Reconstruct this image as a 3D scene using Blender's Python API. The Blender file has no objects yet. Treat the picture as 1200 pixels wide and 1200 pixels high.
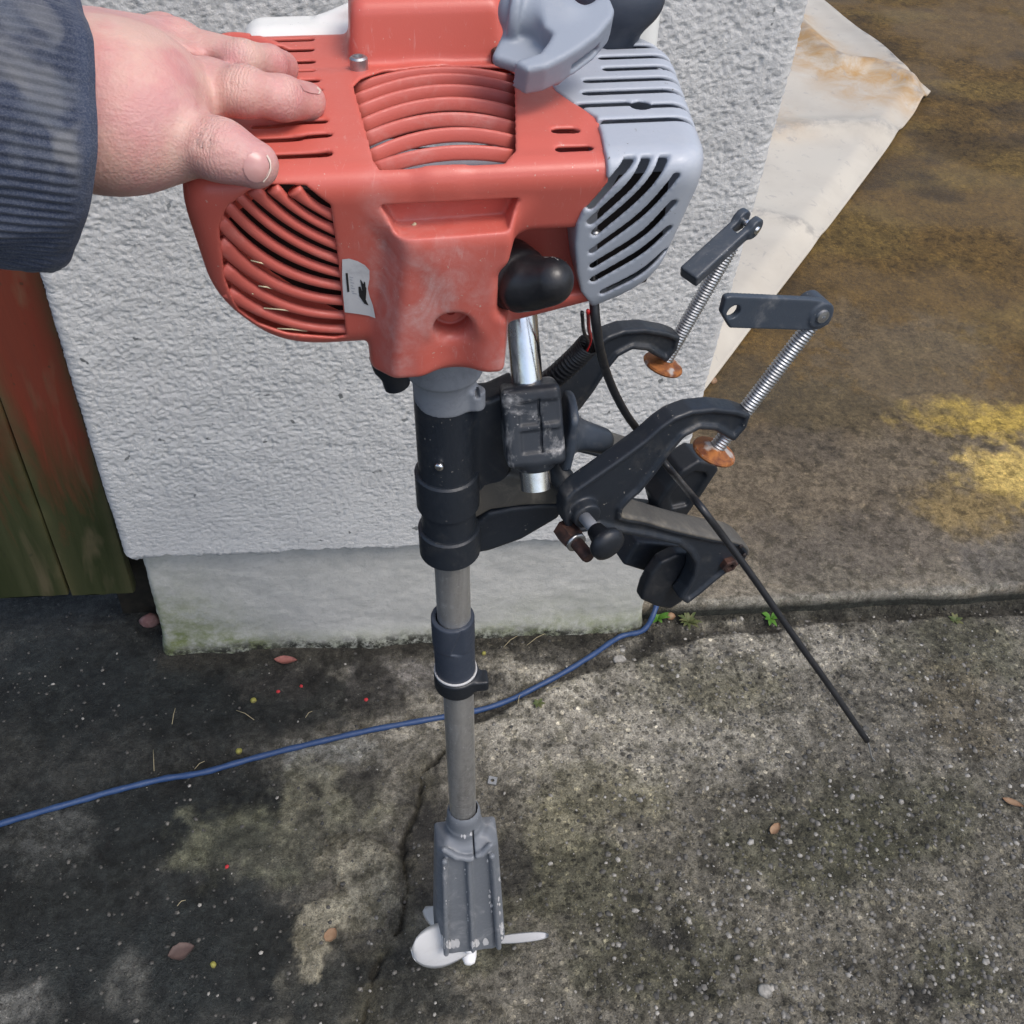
import bpy, math, random
import numpy as np
from mathutils import Vector, Matrix
from mathutils.bvhtree import BVHTree

random.seed(7)
RNG = np.random.default_rng(7)
SC = bpy.context.scene
COL = SC.collection

# ------------------------------------------------------------------ camera
FPX = 1178.0                       # focal length in pixels of a 1200 px wide frame


def nrm(v):
    v = np.asarray(v, float)
    return v / np.linalg.norm(v)


CAM_H = 1.42
_down = nrm([474 - 600, -(1776 - 600), -FPX])          # nadir, in camera axes
_p1 = np.array([160 - 600, -(640 - 600), -FPX])
_p2 = np.array([1160 - 600, -(600 - 600), -FPX])
_xc = nrm(np.cross(np.cross(_p1, _p2), _down))
if _xc[0] < 0:
    _xc = -_xc
M = np.stack([_xc, np.cross(-_down, _xc), -_down])     # rows: world X, Y, Z in camera axes
CAM = np.array([0.0, 0.0, CAM_H])
cam_d = bpy.data.cameras.new('camera')
cam = bpy.data.objects.new('camera', cam_d)
COL.objects.link(cam)
cam.matrix_world = Matrix([list(M[0]) + [0], list(M[1]) + [0], list(M[2]) + [CAM_H], [0, 0, 0, 1]])
cam_d.sensor_fit = 'HORIZONTAL'
cam_d.sensor_width = 36.0
cam_d.lens = FPX / 1200 * 36.0
cam_d.clip_start = 0.02
cam_d.clip_end = 300
SC.camera = cam

# ------------------------------------------------------------------ light
SUN_EL, SUN_AZ = math.radians(60), math.radians(142)    # azimuth from +Y clockwise
w = bpy.data.worlds.new('World')
SC.world = w
w.use_nodes = True
wn = w.node_tree
sky = wn.nodes.new('ShaderNodeTexSky')
sky.sky_type = 'NISHITA'
sky.sun_disc = False
sky.sun_elevation = SUN_EL
sky.sun_rotation = SUN_AZ
sky.air_density = 1.0
sky.dust_density = 3.4
sky.ozone_density = 1.1
bg = wn.nodes['Background']
wn.links.new(sky.outputs[0], bg.inputs[0])
bg.inputs[1].default_value = 0.15
sun_d = bpy.data.lights.new('sun', 'SUN')
sun_d.energy = 1.25
sun_d.angle = math.radians(22)
sun_d.color = (1.0, 0.96, 0.91)
sun = bpy.data.objects.new('sun', sun_d)
COL.objects.link(sun)
_sd = Vector((math.sin(SUN_AZ) * math.cos(SUN_EL), math.cos(SUN_AZ) * math.cos(SUN_EL), math.sin(SUN_EL)))
sun.rotation_euler = _sd.to_track_quat('Z', 'Y').to_euler()
sun.location = _sd * 20
vs = SC.view_settings
vs.view_transform = 'Standard'
vs.look = 'None'
vs.exposure = 0.40
vs.gamma = 1.0
vs.use_curve_mapping = False

# ------------------------------------------------------------------ coordinates


def ray(u, v):
    return M @ np.array([u - 600, -(v - 600), -FPX]) / FPX


def hit(u, v, p0, n):
    d = ray(u, v)
    t = np.dot(np.asarray(p0, float) - CAM, n) / np.dot(d, n)
    return CAM + t * d


def ground_at(u, v, z=0.0):
    return hit(u, v, (0, 0, z), np.array([0, 0, 1.0]))


def proj(P):
    c = M.T @ (np.asarray(P) - CAM)
    return 600 + FPX * c[0] / -c[2], 600 - FPX * c[1] / -c[2]


_va = M @ np.array([0, 0, -1.0])
_va[2] = 0
_va = nrm(_va)
_s1 = hit(530, 670, _va * .538, _va)
_s2 = hit(540, 921, _va * .538, _va)
EZ = nrm(_s1 - _s2)                              # the motor's own axes: shaft up,
EX = nrm(np.array([1.0, 0, 0]) - EZ * EZ[0])     # across,
EY = np.cross(EZ, EX)                            # away
_pr = hit(530, 205, _s1 - EY * .085, EY)
EO = _s1 + EZ * np.dot(_pr - _s1, EZ)            # shaft axis at the engine's top
FE = np.stack([EX, EY, EZ])
_c15, _s15 = math.cos(math.radians(15)), math.sin(math.radians(15))
BP = _c15 * EX + _s15 * EY                       # clamp bracket axes: outwards,
BA = -_s15 * EX + _c15 * EY                      # along the tilt pin
FB = np.stack([BP, BA, EZ])


def E2W(p, F=None):
    F = FE if F is None else F
    return EO + np.asarray(p, float) @ F


def toE(P, F=None):
    F = FE if F is None else F
    return (np.asarray(P) - EO) @ F.T


def U(u, v, n, c, F=None):
    """point of the plane n.p = c (motor axes) seen at a pixel"""
    F = FE if F is None else F
    nw = np.asarray(n, float) @ F
    return toE(hit(u, v, EO + nw * (c / np.dot(nw, nw)), nw), F)


def UY(u, v, y):
    return U(u, v, (0, 1, 0), y)


def UZ(u, v, z):
    return U(u, v, (0, 0, 1), z)


def UB(u, v, a):
    return U(u, v, (0, 1, 0), a, FB)


# ------------------------------------------------------------------ noise


def _hash(ix, iy, iz, s):
    h = (ix * 374761393 + iy * 668265263 + iz * 2147483647 + s * 974634777) & 0xFFFFFFFF
    h = ((h ^ (h >> 13)) * 1274126177) & 0xFFFFFFFF
    h = h ^ (h >> 16)
    return (h & 0xFFFF) / 65535.0


def vnoise(x, y, s=0, z=None):
    x = np.asarray(x, float)
    y = np.asarray(y, float)
    ix = np.floor(x).astype(np.int64)
    iy = np.floor(y).astype(np.int64)
    fx = x - ix
    fy = y - iy
    fx = fx * fx * fx * (fx * (fx * 6 - 15) + 10)
    fy = fy * fy * fy * (fy * (fy * 6 - 15) + 10)
    a = _hash(ix, iy, 0, s)
    b = _hash(ix + 1, iy, 0, s)
    c = _hash(ix, iy + 1, 0, s)
    d = _hash(ix + 1, iy + 1, 0, s)
    return (a + (b - a) * fx) * (1 - fy) + (c + (d - c) * fx) * fy


def fbm(x, y, s=0, o=4, g=.5):
    t = 0
    a = 1
    n = 0
    for i in range(o):
        t = t + a * vnoise(x * 2 ** i + 17.3 * i, y * 2 ** i - 9.1 * i, s + i)
        n += a
        a *= g
    return t / n


# ------------------------------------------------------------------ meshes
def tag(o, label=None, cat=None, group=None, kind=None):
    for k, v in (('label', label), ('category', cat), ('group', group), ('kind', kind)):
        if v:
            o[k] = v
    return o


def wpos(o):
    p = Vector((0, 0, 0))
    while o:
        p = p + o.location
        o = o.parent
    return p


def empty(name, loc):
    o = bpy.data.objects.new(name, None)
    o.empty_display_size = .05
    o.location = Vector(loc)
    COL.objects.link(o)
    return o


def link(name, verts, faces, mat, parent=None, loc=None, smooth=True, sharp=None):
    """one object from world-space vertices; its origin sits at loc or at its parent's"""
    v = np.asarray(verts, float)
    base = np.array(wpos(parent)) if parent else (np.array(loc) if loc is not None else v.mean(0))
    me = bpy.data.meshes.new(name)
    if isinstance(faces, np.ndarray):
        nf, k = faces.shape
        me.vertices.add(len(v))
        me.vertices.foreach_set('co', (v - base).astype(np.float32).ravel())
        me.loops.add(nf * k)
        me.loops.foreach_set('vertex_index', faces.astype(np.int32).ravel())
        me.polygons.add(nf)
        me.polygons.foreach_set('loop_start', np.arange(0, nf * k, k, dtype=np.int32))
        me.update(calc_edges=True)
    else:
        me.from_pydata([tuple(q) for q in v - base], [], faces)
        me.update()
    if smooth:
        me.polygons.foreach_set('use_smooth', [True] * len(me.polygons))
        if sharp:
            me.set_sharp_from_angle(angle=math.radians(sharp))
    me.materials.append(mat)
    o = bpy.data.objects.new(name, me)
    COL.objects.link(o)
    if parent:
        o.parent = parent
    else:
        o.location = Vector(base)
    return o


class MB:
    """collects shapes (world space) for one mesh"""

    def __init__(s):
        s.v = []
        s.f = []

    def add(s, v, f):
        b = len(s.v)
        s.v += [tuple(q) for q in v]
        s.f += [tuple(i + b for i in q) for q in f]
        return s

    def tube(s, *a, **k):
        return s.add(*tube(*a, **k))

    def build(s, name, mat, parent=None, loc=None, smooth=True, sharp=35):
        return link(name, s.v, s.f, mat, parent, loc, smooth, sharp)


def frames(P):
    P = np.asarray(P, float)
    T = np.gradient(P, axis=0)
    T /= np.linalg.norm(T, axis=1)[:, None] + 1e-12
    n = np.cross(T[0], [0.3, 0.2, 1.0])
    if np.linalg.norm(n) < 1e-3:
        n = np.cross(T[0], [1.0, 0, 0])
    n = nrm(n)
    N = []
    for t in T:
        n = nrm(n - t * np.dot(n, t))
        N.append(n)
    N = np.array(N)
    return T, N, np.cross(T, N)


def tube(P, r, n=14, caps=True):
    P = np.asarray(P, float)
    r = np.broadcast_to(np.asarray(r, float), (len(P),))
    T, N, B = frames(P)
    a = np.linspace(0, 2 * math.pi, n, endpoint=False)
    V = []
    for i in range(len(P)):
        V.append(P[i] + r[i] * (np.cos(a)[:, None] * N[i] + np.sin(a)[:, None] * B[i]))
    V = np.concatenate(V)
    F = []
    for i in range(len(P) - 1):
        for j in range(n):
            k = (j + 1) % n
            F.append((i * n + j, i * n + k, (i + 1) * n + k, (i + 1) * n + j))
    if caps:
        F.append(tuple(range(n - 1, -1, -1)))
        F.append(tuple((len(P) - 1) * n + j for j in range(n)))
    return V, F


def lathe(prof, o, ax, n=28, caps=True):
    """profile of (radius, height) about an axis"""
    ax = nrm(ax)
    P = np.array([np.asarray(o) + ax * h for r, h in prof])
    e1 = nrm(np.cross(ax, [0.2, 0.9, 0.31]))
    e2 = np.cross(ax, e1)
    a = np.linspace(0, 2 * math.pi, n, endpoint=False)
    V = np.concatenate([P[i] + prof[i][0] * (np.cos(a)[:, None] * e1 + np.sin(a)[:, None] * e2) for i in range(len(prof))])
    F = []
    for i in range(len(prof) - 1):
        for j in range(n):
            k = (j + 1) % n
            F.append((i * n + j, i * n + k, (i + 1) * n + k, (i + 1) * n + j))
    if caps:
        F.append(tuple(range(n - 1, -1, -1)))
        F.append(tuple((len(prof) - 1) * n + j for j in range(n)))
    return V, F


def spline(pts, n=8):
    """Catmull-Rom through points"""
    P = np.asarray(pts, float)
    P = np.vstack([2 * P[0] - P[1], P, 2 * P[-1] - P[-2]])
    out = []
    for i in range(1, len(P) - 2):
        for t in np.linspace(0, 1, n, endpoint=False):
            a, b, c, d = P[i - 1], P[i], P[i + 1], P[i + 2]
            out.append(.5 * (2 * b + (c - a) * t + (2 * a - 5 * b + 4 * c - d) * t * t + (3 * b - a - 3 * c + d) * t ** 3))
    out.append(P[-2])
    return np.array(out)


def ribbon(P, nor, hw, hd, k=12, p=3.2):
    """bar of rounded section swept along P; nor is the outward normal"""
    P = np.asarray(P, float)
    T = np.gradient(P, axis=0)
    T /= np.linalg.norm(T, axis=1)[:, None]
    nor = np.broadcast_to(np.asarray(nor, float), P.shape)
    S = np.cross(T, nor)
    S /= np.linalg.norm(S, axis=1)[:, None]
    Nn = np.cross(S, T)
    a = np.linspace(0, 2 * math.pi, k, endpoint=False)
    c = np.sign(np.cos(a)) * np.abs(np.cos(a)) ** (2 / p)
    s_ = np.sign(np.sin(a)) * np.abs(np.sin(a)) ** (2 / p)
    hw = np.broadcast_to(hw, (len(P),))
    V = np.concatenate([P[i] + hw[i] * c[:, None] * S[i] + hd * s_[:, None] * Nn[i] for i in range(len(P))])
    F = []
    for i in range(len(P) - 1):
        for j in range(k):
            q = (j + 1) % k
            F.append((i * k + j, i * k + q, (i + 1) * k + q, (i + 1) * k + j))
    F.append(tuple(range(k - 1, -1, -1)))
    F.append(tuple((len(P) - 1) * k + j for j in range(k)))
    return V, F


# ------------------------------------------------------------------ implicit solids (cast and moulded shapes)
def smin(a, b, k):
    if k <= 0:
        return np.minimum(a, b)
    h = np.clip(.5 + .5 * (b - a) / k, 0, 1)
    return b + (a - b) * h - k * h * (1 - h)


def smax(a, b, k):
    return -smin(-a, -b, k)


class Solid:
    def __init__(s, lo, hi, res, F=None):
        s.F = FE if F is None else F
        s.res = res
        s.lo = np.array(lo, float)
        s.ax = [np.arange(lo[i], hi[i] + res, res, dtype=np.float32) for i in range(3)]
        s.f = np.full([len(a) for a in s.ax], 1.0, np.float32)

    def op(s, fn, mode='add', k=0.0, lo=None, hi=None):
        sl = []
        for i in range(3):
            a = s.ax[i]
            i0 = 0 if lo is None else int(np.searchsorted(a, lo[i] - k - 2 * s.res))
            i1 = len(a) if hi is None else int(np.searchsorted(a, hi[i] + k + 2 * s.res))
            if i1 <= i0:
                return s
            sl.append(slice(i0, i1))
        X = s.ax[0][sl[0]][:, None, None]
        Y = s.ax[1][sl[1]][None, :, None]
        Z = s.ax[2][sl[2]][None, None, :]
        d = fn(X, Y, Z)
        c = s.f[tuple(sl)]
        if mode == 'add':
            s.f[tuple(sl)] = smin(c, d, k)
        elif mode == 'cut':
            s.f[tuple(sl)] = smax(c, -d, k)
        else:
            s.f[tuple(sl)] = smax(c, d, k)
        return s

    def bb(s, pts, r):
        P = np.asarray(pts, float)
        return P.min(0) - r, P.max(0) + r

    def cone(s, a, b, ra, rb=None, mode='add', k=0.0):
        rb = ra if rb is None else rb
        a = np.asarray(a, float)
        b = np.asarray(b, float)
        ba = b - a
        L = float(ba @ ba) + 1e-12

        def fn(X, Y, Z):
            t = np.clip(((X - a[0]) * ba[0] + (Y - a[1]) * ba[1] + (Z - a[2]) * ba[2]) / L, 0, 1)
            return np.sqrt((X - a[0] - t * ba[0]) ** 2 + (Y - a[1] - t * ba[1]) ** 2 + (Z - a[2] - t * ba[2]) ** 2) - (ra + (rb - ra) * t)
        lo, hi = s.bb([a, b], max(ra, rb) + k)
        return s.op(fn, mode, k, lo, hi)

    def chain(s, pts, rs, mode='add', k=0.0):
        for i in range(len(pts) - 1):
            s.cone(pts[i], pts[i + 1], rs[i], rs[i + 1], mode, k)
        return s

    def ell(s, c, r, mode='add', k=0.0, R=None):
        c = np.asarray(c, float)
        R = np.eye(3) if R is None else R

        def fn(X, Y, Z):
            q = [(X - c[0]) * R[i][0] + (Y - c[1]) * R[i][1] + (Z - c[2]) * R[i][2] for i in range(3)]
            k0 = np.sqrt(sum((q[i] / r[i]) ** 2 for i in range(3)))
            k1 = np.sqrt(sum((q[i] / r[i] ** 2) ** 2 for i in range(3))) + 1e-6
            return k0 * (k0 - 1) / k1
        m = max(r) + k
        return s.op(fn, mode, k, c - m, c + m)

    def box(s, c, h, mode='add', k=0.0, R=None, rd=0.0):
        c = np.asarray(c, float)
        h = np.asarray(h, float) - rd
        R = np.eye(3) if R is None else R

        def fn(X, Y, Z):
            q = [np.abs((X - c[0]) * R[i][0] + (Y - c[1]) * R[i][1] + (Z - c[2]) * R[i][2]) - h[i] for i in range(3)]
            o = np.sqrt(sum(np.maximum(a, 0) ** 2 for a in q))
            return o + np.minimum(np.maximum(np.maximum(q[0], q[1]), q[2]), 0) - rd
        m = float(np.linalg.norm(h)) + rd + k
        return s.op(fn, mode, k, c - m, c + m)

    def cyl(s, a, b, r, mode='add', k=0.0, rd=0.0):
        a = np.asarray(a, float)
        b = np.asarray(b, float)
        L = np.linalg.norm(b - a)
        u = (b - a) / L
        m = (a + b) / 2

        def fn(X, Y, Z):
            t = (X - m[0]) * u[0] + (Y - m[1]) * u[1] + (Z - m[2]) * u[2]
            q2 = (X - m[0]) ** 2 + (Y - m[1]) ** 2 + (Z - m[2]) ** 2 - t * t
            dr = np.sqrt(np.maximum(q2, 0)) - r + rd
            dh = np.abs(t) - L / 2 + rd
            return np.minimum(np.maximum(dr, dh), 0) + np.sqrt(np.maximum(dr, 0) ** 2 + np.maximum(dh, 0) ** 2) - rd
        lo, hi = s.bb([a, b], r + k)
        return s.op(fn, mode, k, lo, hi)

    def planes(s, pl, k):
        """smooth convex body: list of (normal, point)"""
        def fn(X, Y, Z):
            d = None
            for n, p in pl:
                n = nrm(n)
                q = (X - p[0]) * n[0] + (Y - p[1]) * n[1] + (Z - p[2]) * n[2]
                d = q if d is None else smax(d, q, k)
            return np.asarray(d, np.float32)
        return fn

    def prism(s, poly, axis, lo, hi, mode='add', k=0.0, rd=0.0):
        """outline in the two other axes, extruded between lo and hi along axis"""
        i, j = [q for q in range(3) if q != axis]
        P = np.asarray(poly, float)

        def fn(X, Y, Z):
            C = [X, Y, Z]
            d = poly2(C[i], C[j], P) + rd
            h = np.maximum(lo - C[axis], C[axis] - hi) + rd
            return np.minimum(np.maximum(d, h), 0) + np.sqrt(np.maximum(d, 0) ** 2 + np.maximum(h, 0) ** 2) - rd
        l3 = np.zeros(3)
        h3 = np.zeros(3)
        l3[[i, j]] = P.min(0) - k
        h3[[i, j]] = P.max(0) + k
        l3[axis] = lo - k
        h3[axis] = hi + k
        return s.op(fn, mode, k, l3, h3)

    def slot(s, line, axis, lo, hi, r, mode='cut', k=0.0, lim=None):
        i, j = [q for q in range(3) if q != axis]
        P = np.asarray(line, float)

        def fn(X, Y, Z):
            C = [X, Y, Z]
            d = None
            for a, b in zip(P[:-1], P[1:]):
                ba = b - a
                t = np.clip(((C[i] - a[0]) * ba[0] + (C[j] - a[1]) * ba[1]) / (ba @ ba), 0, 1)
                q = np.sqrt((C[i] - a[0] - t * ba[0]) ** 2 + (C[j] - a[1] - t * ba[1]) ** 2)
                d = q if d is None else np.minimum(d, q)
            d = np.maximum(d - r, np.maximum(lo - C[axis], C[axis] - hi))
            if lim is not None:
                d = np.maximum(d, lim[1] - (X * lim[0][0] + Y * lim[0][1] + Z * lim[0][2]))
            return d
        l3 = np.zeros(3)
        h3 = np.zeros(3)
        l3[[i, j]] = P.min(0) - r - k
        h3[[i, j]] = P.max(0) + r + k
        l3[axis] = lo - k
        h3[axis] = hi + k
        return s.op(fn, mode, k, l3, h3)

    def mesh(s, relax=1):
        f = s.f
        b = f < 0
        nx, ny, nz = f.shape
        cnt = np.zeros((nx - 1, ny - 1, nz - 1), np.int8)
        for i in (0, 1):
            for j in (0, 1):
                for k in (0, 1):
                    cnt += b[i:nx - 1 + i, j:ny - 1 + j, k:nz - 1 + k]
        mask = (cnt > 0) & (cnt < 8)
        I = np.argwhere(mask)
        idx = np.full(mask.shape, -1, np.int32)
        idx[mask] = np.arange(len(I))
        acc = np.zeros((len(I), 3))
        num = np.zeros(len(I))
        cs = {}
        for i in (0, 1):
            for j in (0, 1):
                for k in (0, 1):
                    cs[i, j, k] = f[I[:, 0] + i, I[:, 1] + j, I[:, 2] + k].astype(float)
        for ax in range(3):
            for p in (0, 1):
                for q in (0, 1):
                    o = [0, 0, 0]
                    t = [z for z in range(3) if z != ax]
                    o[t[0]] = p
                    o[t[1]] = q
                    e = list(o)
                    e[ax] = 1
                    fa = cs[tuple(o)]
                    fb = cs[tuple(e)]
                    m = (fa < 0) != (fb < 0)
                    tt = np.where(m, fa / np.where(m, fa - fb, 1), 0)
                    pos = np.zeros((len(I), 3))
                    pos[:] = o
                    pos[:, ax] = tt
                    acc += pos * m[:, None]
                    num += m
        V = (I + acc / num[:, None])
        Q = []
        for ax in range(3):
            t = [z for z in range(3) if z != ax]
            sa = [slice(None)] * 3
            sb = [slice(None)] * 3
            sa[ax] = slice(0, -1)
            sb[ax] = slice(1, None)
            for z in t:
                sa[z] = slice(1, -1)
                sb[z] = slice(1, -1)
            A = b[tuple(sa)]
            B = b[tuple(sb)]
            E_ = np.argwhere(A != B)
            inn = A[A != B]
            base = E_.copy()
            for z in t:
                base[:, z] += 1
            def cell(d1, d2):
                c = base.copy()
                c[:, t[0]] -= d1
                c[:, t[1]] -= d2
                return idx[c[:, 0], c[:, 1], c[:, 2]]
            q = np.stack([cell(1, 1), cell(0, 1), cell(0, 0), cell(1, 0)], 1)
            flip = inn if ax != 1 else ~inn
            q[~flip] = q[~flip][:, ::-1]
            Q.append(q)
        Q = np.concatenate(Q)
        Q = Q[(Q >= 0).all(1)]
        for _ in range(relax):
            S = np.zeros_like(V)
            c = np.zeros(len(V))
            for a, b_ in ((0, 1), (1, 2), (2, 3), (3, 0)):
                np.add.at(S, Q[:, a], V[Q[:, b_]])
                np.add.at(S, Q[:, b_], V[Q[:, a]])
                np.add.at(c, Q[:, a], 1)
                np.add.at(c, Q[:, b_], 1)
            V = V + .5 * (S / np.maximum(c, 1)[:, None] - V)
        V = s.lo + V * s.res
        return EO + V @ s.F, Q

    def build(s, name, mat, parent=None, relax=1, loc=None):
        V, Q = s.mesh(relax)
        return link(name, V, Q, mat, parent, loc)


def poly2(x, y, P):
    d = None
    sg = None
    n = len(P)
    for i in range(n):
        a = P[i]
        b = P[i - 1]
        e = b - a
        wx = x - a[0]
        wy = y - a[1]
        t = np.clip((wx * e[0] + wy * e[1]) / (e @ e + 1e-15), 0, 1)
        q = (wx - e[0] * t) ** 2 + (wy - e[1] * t) ** 2
        d = q if d is None else np.minimum(d, q)
        c1 = y >= a[1]
        c2 = y < b[1]
        c3 = e[0] * wy > e[1] * wx
        fl = (c1 & c2 & c3) | (~c1 & ~c2 & ~c3)
        sg = fl if sg is None else sg ^ fl
    return np.where(sg, -1, 1) * np.sqrt(d)


def rot_to(ax, up=(0, 0, 1)):
    """rows: local axes with the third along ax"""
    z = nrm(ax)
    x = np.cross(up, z)
    if np.linalg.norm(x) < 1e-4:
        x = np.cross((1, 0, 0), z)
    x = nrm(x)
    return np.stack([x, np.cross(z, x), z])


def drape(bvh, outline, off, rings=5, center=None, plane=None):
    """thin patch pressed onto a surface under an outline given in picture pixels (star-shaped)"""
    O = np.asarray(outline, float)
    c = O.mean(0) if center is None else np.asarray(center, float)
    V = []
    pts = [c] + [c + (p - c) * (r + 1) / rings for r in range(rings) for p in O]
    last = None
    for p in pts:
        d = Vector(ray(*p)).normalized()
        h, nn, i, t = bvh.ray_cast(Vector(CAM), d)
        if h is None:
            h = last if last is not None else Vector(CAM) + d * .5
        if plane is not None:
            hp_ = hit(*p, plane[0], plane[1])
            if (h - Vector(CAM)).length > np.linalg.norm(hp_ - CAM) + .0022:
                h = Vector(hp_)
        last = h
        V.append(np.array(h) - np.array(d) * off)
    n = len(O)
    F = [(0, 1 + (j + 1) % n, 1 + j) for j in range(n)]
    for r in range(rings - 1):
        for j in range(n):
            k = (j + 1) % n
            F.append((1 + r * n + j, 1 + r * n + k, 1 + (r + 1) * n + k, 1 + (r + 1) * n + j))
    return np.array(V), F


def bvh_of(o):
    me = o.data
    off = wpos(o)
    return BVHTree.FromPolygons([v.co + off for v in me.vertices], [tuple(p.vertices) for p in me.polygons])


# ------------------------------------------------------------------ materials
class NT:
    def __init__(s, name):
        s.m = bpy.data.materials.new(name)
        s.m.use_nodes = True
        s.t = s.m.node_tree
        s.b = s.t.nodes['Principled BSDF']
        s.co = s.t.nodes.new('ShaderNodeTexCoord').outputs['Object']

    def n(s, typ, **kw):
        o = s.t.nodes.new('ShaderNode' + typ)
        for k, v in kw.items():
            setattr(o, k, v)
        return o

    def put(s, sock, val):
        if isinstance(val, bpy.types.NodeSocket):
            s.t.links.new(val, sock)
        elif isinstance(val, (tuple, list)) and len(val) == 3 and sock.type == 'RGBA':
            sock.default_value = (*val, 1)
        else:
            sock.default_value = val

    def noise(s, scale, detail=4, rough=.55, dist=0.0, vec=None, col=False):
        o = s.n('TexNoise')
        s.put(o.inputs['Vector'], vec or s.co)
        for k, v in (('Scale', scale), ('Detail', detail), ('Roughness', rough), ('Distortion', dist)):
            o.inputs[k].default_value = v
        return o.outputs['Color' if col else 'Fac']

    def vor(s, scale, feature='F1', vec=None):
        o = s.n('TexVoronoi')
        o.feature = feature
        s.put(o.inputs['Vector'], vec or s.co)
        o.inputs['Scale'].default_value = scale
        return o

    def stretch(s, sx, sy, sz, rot=(0, 0, 0)):
        o = s.n('Mapping')
        s.put(o.inputs[0], s.co)
        o.inputs['Scale'].default_value = (sx, sy, sz)
        o.inputs['Rotation'].default_value = rot
        return o.outputs[0]

    def ramp(s, fac, a, b, lo=0.0, hi=1.0):
        """map lo..hi to a..b, clamped"""
        o = s.n('MapRange')
        s.put(o.inputs['Value'], fac)
        o.inputs['From Min'].default_value = lo
        o.inputs['From Max'].default_value = hi
        o.inputs['To Min'].default_value = a
        o.inputs['To Max'].default_value = b
        return o.outputs[0]

    def mix(s, fac, a, b, mode='MIX'):
        o = s.n('Mix', data_type='RGBA', blend_type=mode)
        s.put(o.inputs[0], fac)
        s.put(o.inputs[6], a)
        s.put(o.inputs[7], b)
        return o.outputs[2]

    def math(s, op, a, b=0.0):
        o = s.n('Math', operation=op)
        s.put(o.inputs[0], a)
        s.put(o.inputs[1], b)
        return o.outputs[0]

    def attr(s, name):
        o = s.n('Attribute', attribute_name=name)
        return o

    def bump(s, h, strength=.3, dist=.001):
        o = s.n('Bump')
        s.put(o.inputs['Height'], h)
        o.inputs['Strength'].default_value = strength
        o.inputs['Distance'].default_value = dist
        s.t.links.new(o.outputs[0], s.b.inputs['Normal'])

    def done(s, col, rough=.5, metal=0.0, spec=.5, **kw):
        s.put(s.b.inputs['Base Color'], col)
        s.put(s.b.inputs['Roughness'], rough)
        s.put(s.b.inputs['Metallic'], metal)
        s.b.inputs['Specular IOR Level'].default_value = spec
        for k, v in kw.items():
            s.put(s.b.inputs[k], v)
        return s.m


def plastic(name, col, worn, amt=.35, rough=.45, grain=900, speck=None, spec=.5):
    t = NT(name)
    a = t.noise(28, 6, .65, .6)
    b = t.noise(240, 3, .6)
    m = t.math('MULTIPLY', t.ramp(a, 0, 1, .52, .72), t.ramp(b, .2, 1, .35, .65))
    c = t.mix(t.math('MULTIPLY', m, amt), col, worn)
    big = t.noise(9, 3)
    c = t.mix(t.ramp(big, 0, .22, .35, .7), c, tuple(q * .72 for q in col))
    if speck:
        sp = t.ramp(t.noise(420, 2, .5), 0, 1, .70, .74)
        sp = t.math('MULTIPLY', sp, t.ramp(t.noise(36, 2, .5), 0, 1, .5, .62))
        c = t.mix(sp, c, speck)
    t.bump(t.noise(grain, 2), .12, .0006)
    return t.done(c, t.ramp(b, rough - .08, rough + .14, .3, .7), 0, spec)


def metal(name, col, dull, rough=.3, amt=.5, scale=60, mt=1.0):
    t = NT(name)
    a = t.noise(scale, 6, .7, .5)
    m = t.ramp(a, 0, 1, .45, .68)
    c = t.mix(t.math('MULTIPLY', m, amt), col, dull)
    t.bump(t.noise(scale * 12, 2), .12, .0004)
    return t.done(c, t.ramp(a, rough, min(1, rough + .3), .4, .75), mt)


def tube_metal(name, col, dull, rough=.3, amt=.5, scale=60, mt=1.0):
    t = NT(name)
    a = t.noise(scale * 2, 6, .7, .3, t.stretch(1, 1, .10))
    b = t.noise(70, 7, .75, .4)
    m = t.math('MULTIPLY', t.ramp(a, .2, 1, .42, .64), t.ramp(b, .3, 1, .40, .60))
    c = t.mix(t.math('MULTIPLY', m, amt), col, dull)
    c = t.mix(t.ramp(t.noise(190, 4, .7), 0, .8, .60, .68), c, (.75, .75, .74))
    t.bump(a, .12, .0005)
    return t.done(c, t.ramp(b, rough, min(1, rough + .3), .4, .7), mt)


def m_red():
    t = NT('red_plastic')
    base = (.565, .118, .088)
    pale = (.64, .39, .36)
    a = t.noise(34, 7, .7, .9)
    sc = t.noise(210, 4, .7)
    scr = t.noise(60, 5, .75, 1.5, t.stretch(3.5, 1, .8, (0, .5, .3)))
    # chalky wear on the front of the bulge (its own patch of the casting)
    sep = t.n('SeparateXYZ')
    t.put(sep.inputs[0], t.co)
    attr = t.attr('wear').outputs['Fac']
    m = t.math('MULTIPLY', attr, t.ramp(a, .15, 1, .40, .60))
    m = t.math('MULTIPLY', m, t.ramp(sc, .5, 1, .35, .6))
    c = t.mix(t.math('MULTIPLY', m, 1.0), base, pale)
    g = t.math('MULTIPLY', t.ramp(scr, 0, .4, .60, .72), 1.0)
    c = t.mix(g, c, pale)
    c = t.mix(t.ramp(t.noise(12, 4), 0, .3, .45, .75), c, (.53, .125, .10))
    sp = t.ramp(t.noise(520, 1, .4), 0, 1, .76, .78)
    c = t.mix(t.math('MULTIPLY', sp, .6), c, (.55, .45, .38))
    t.bump(t.noise(1100, 2), .14, .0005)
    return t.done(c, t.ramp(a, .33, .50, .3, .7), 0, .55)


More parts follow.
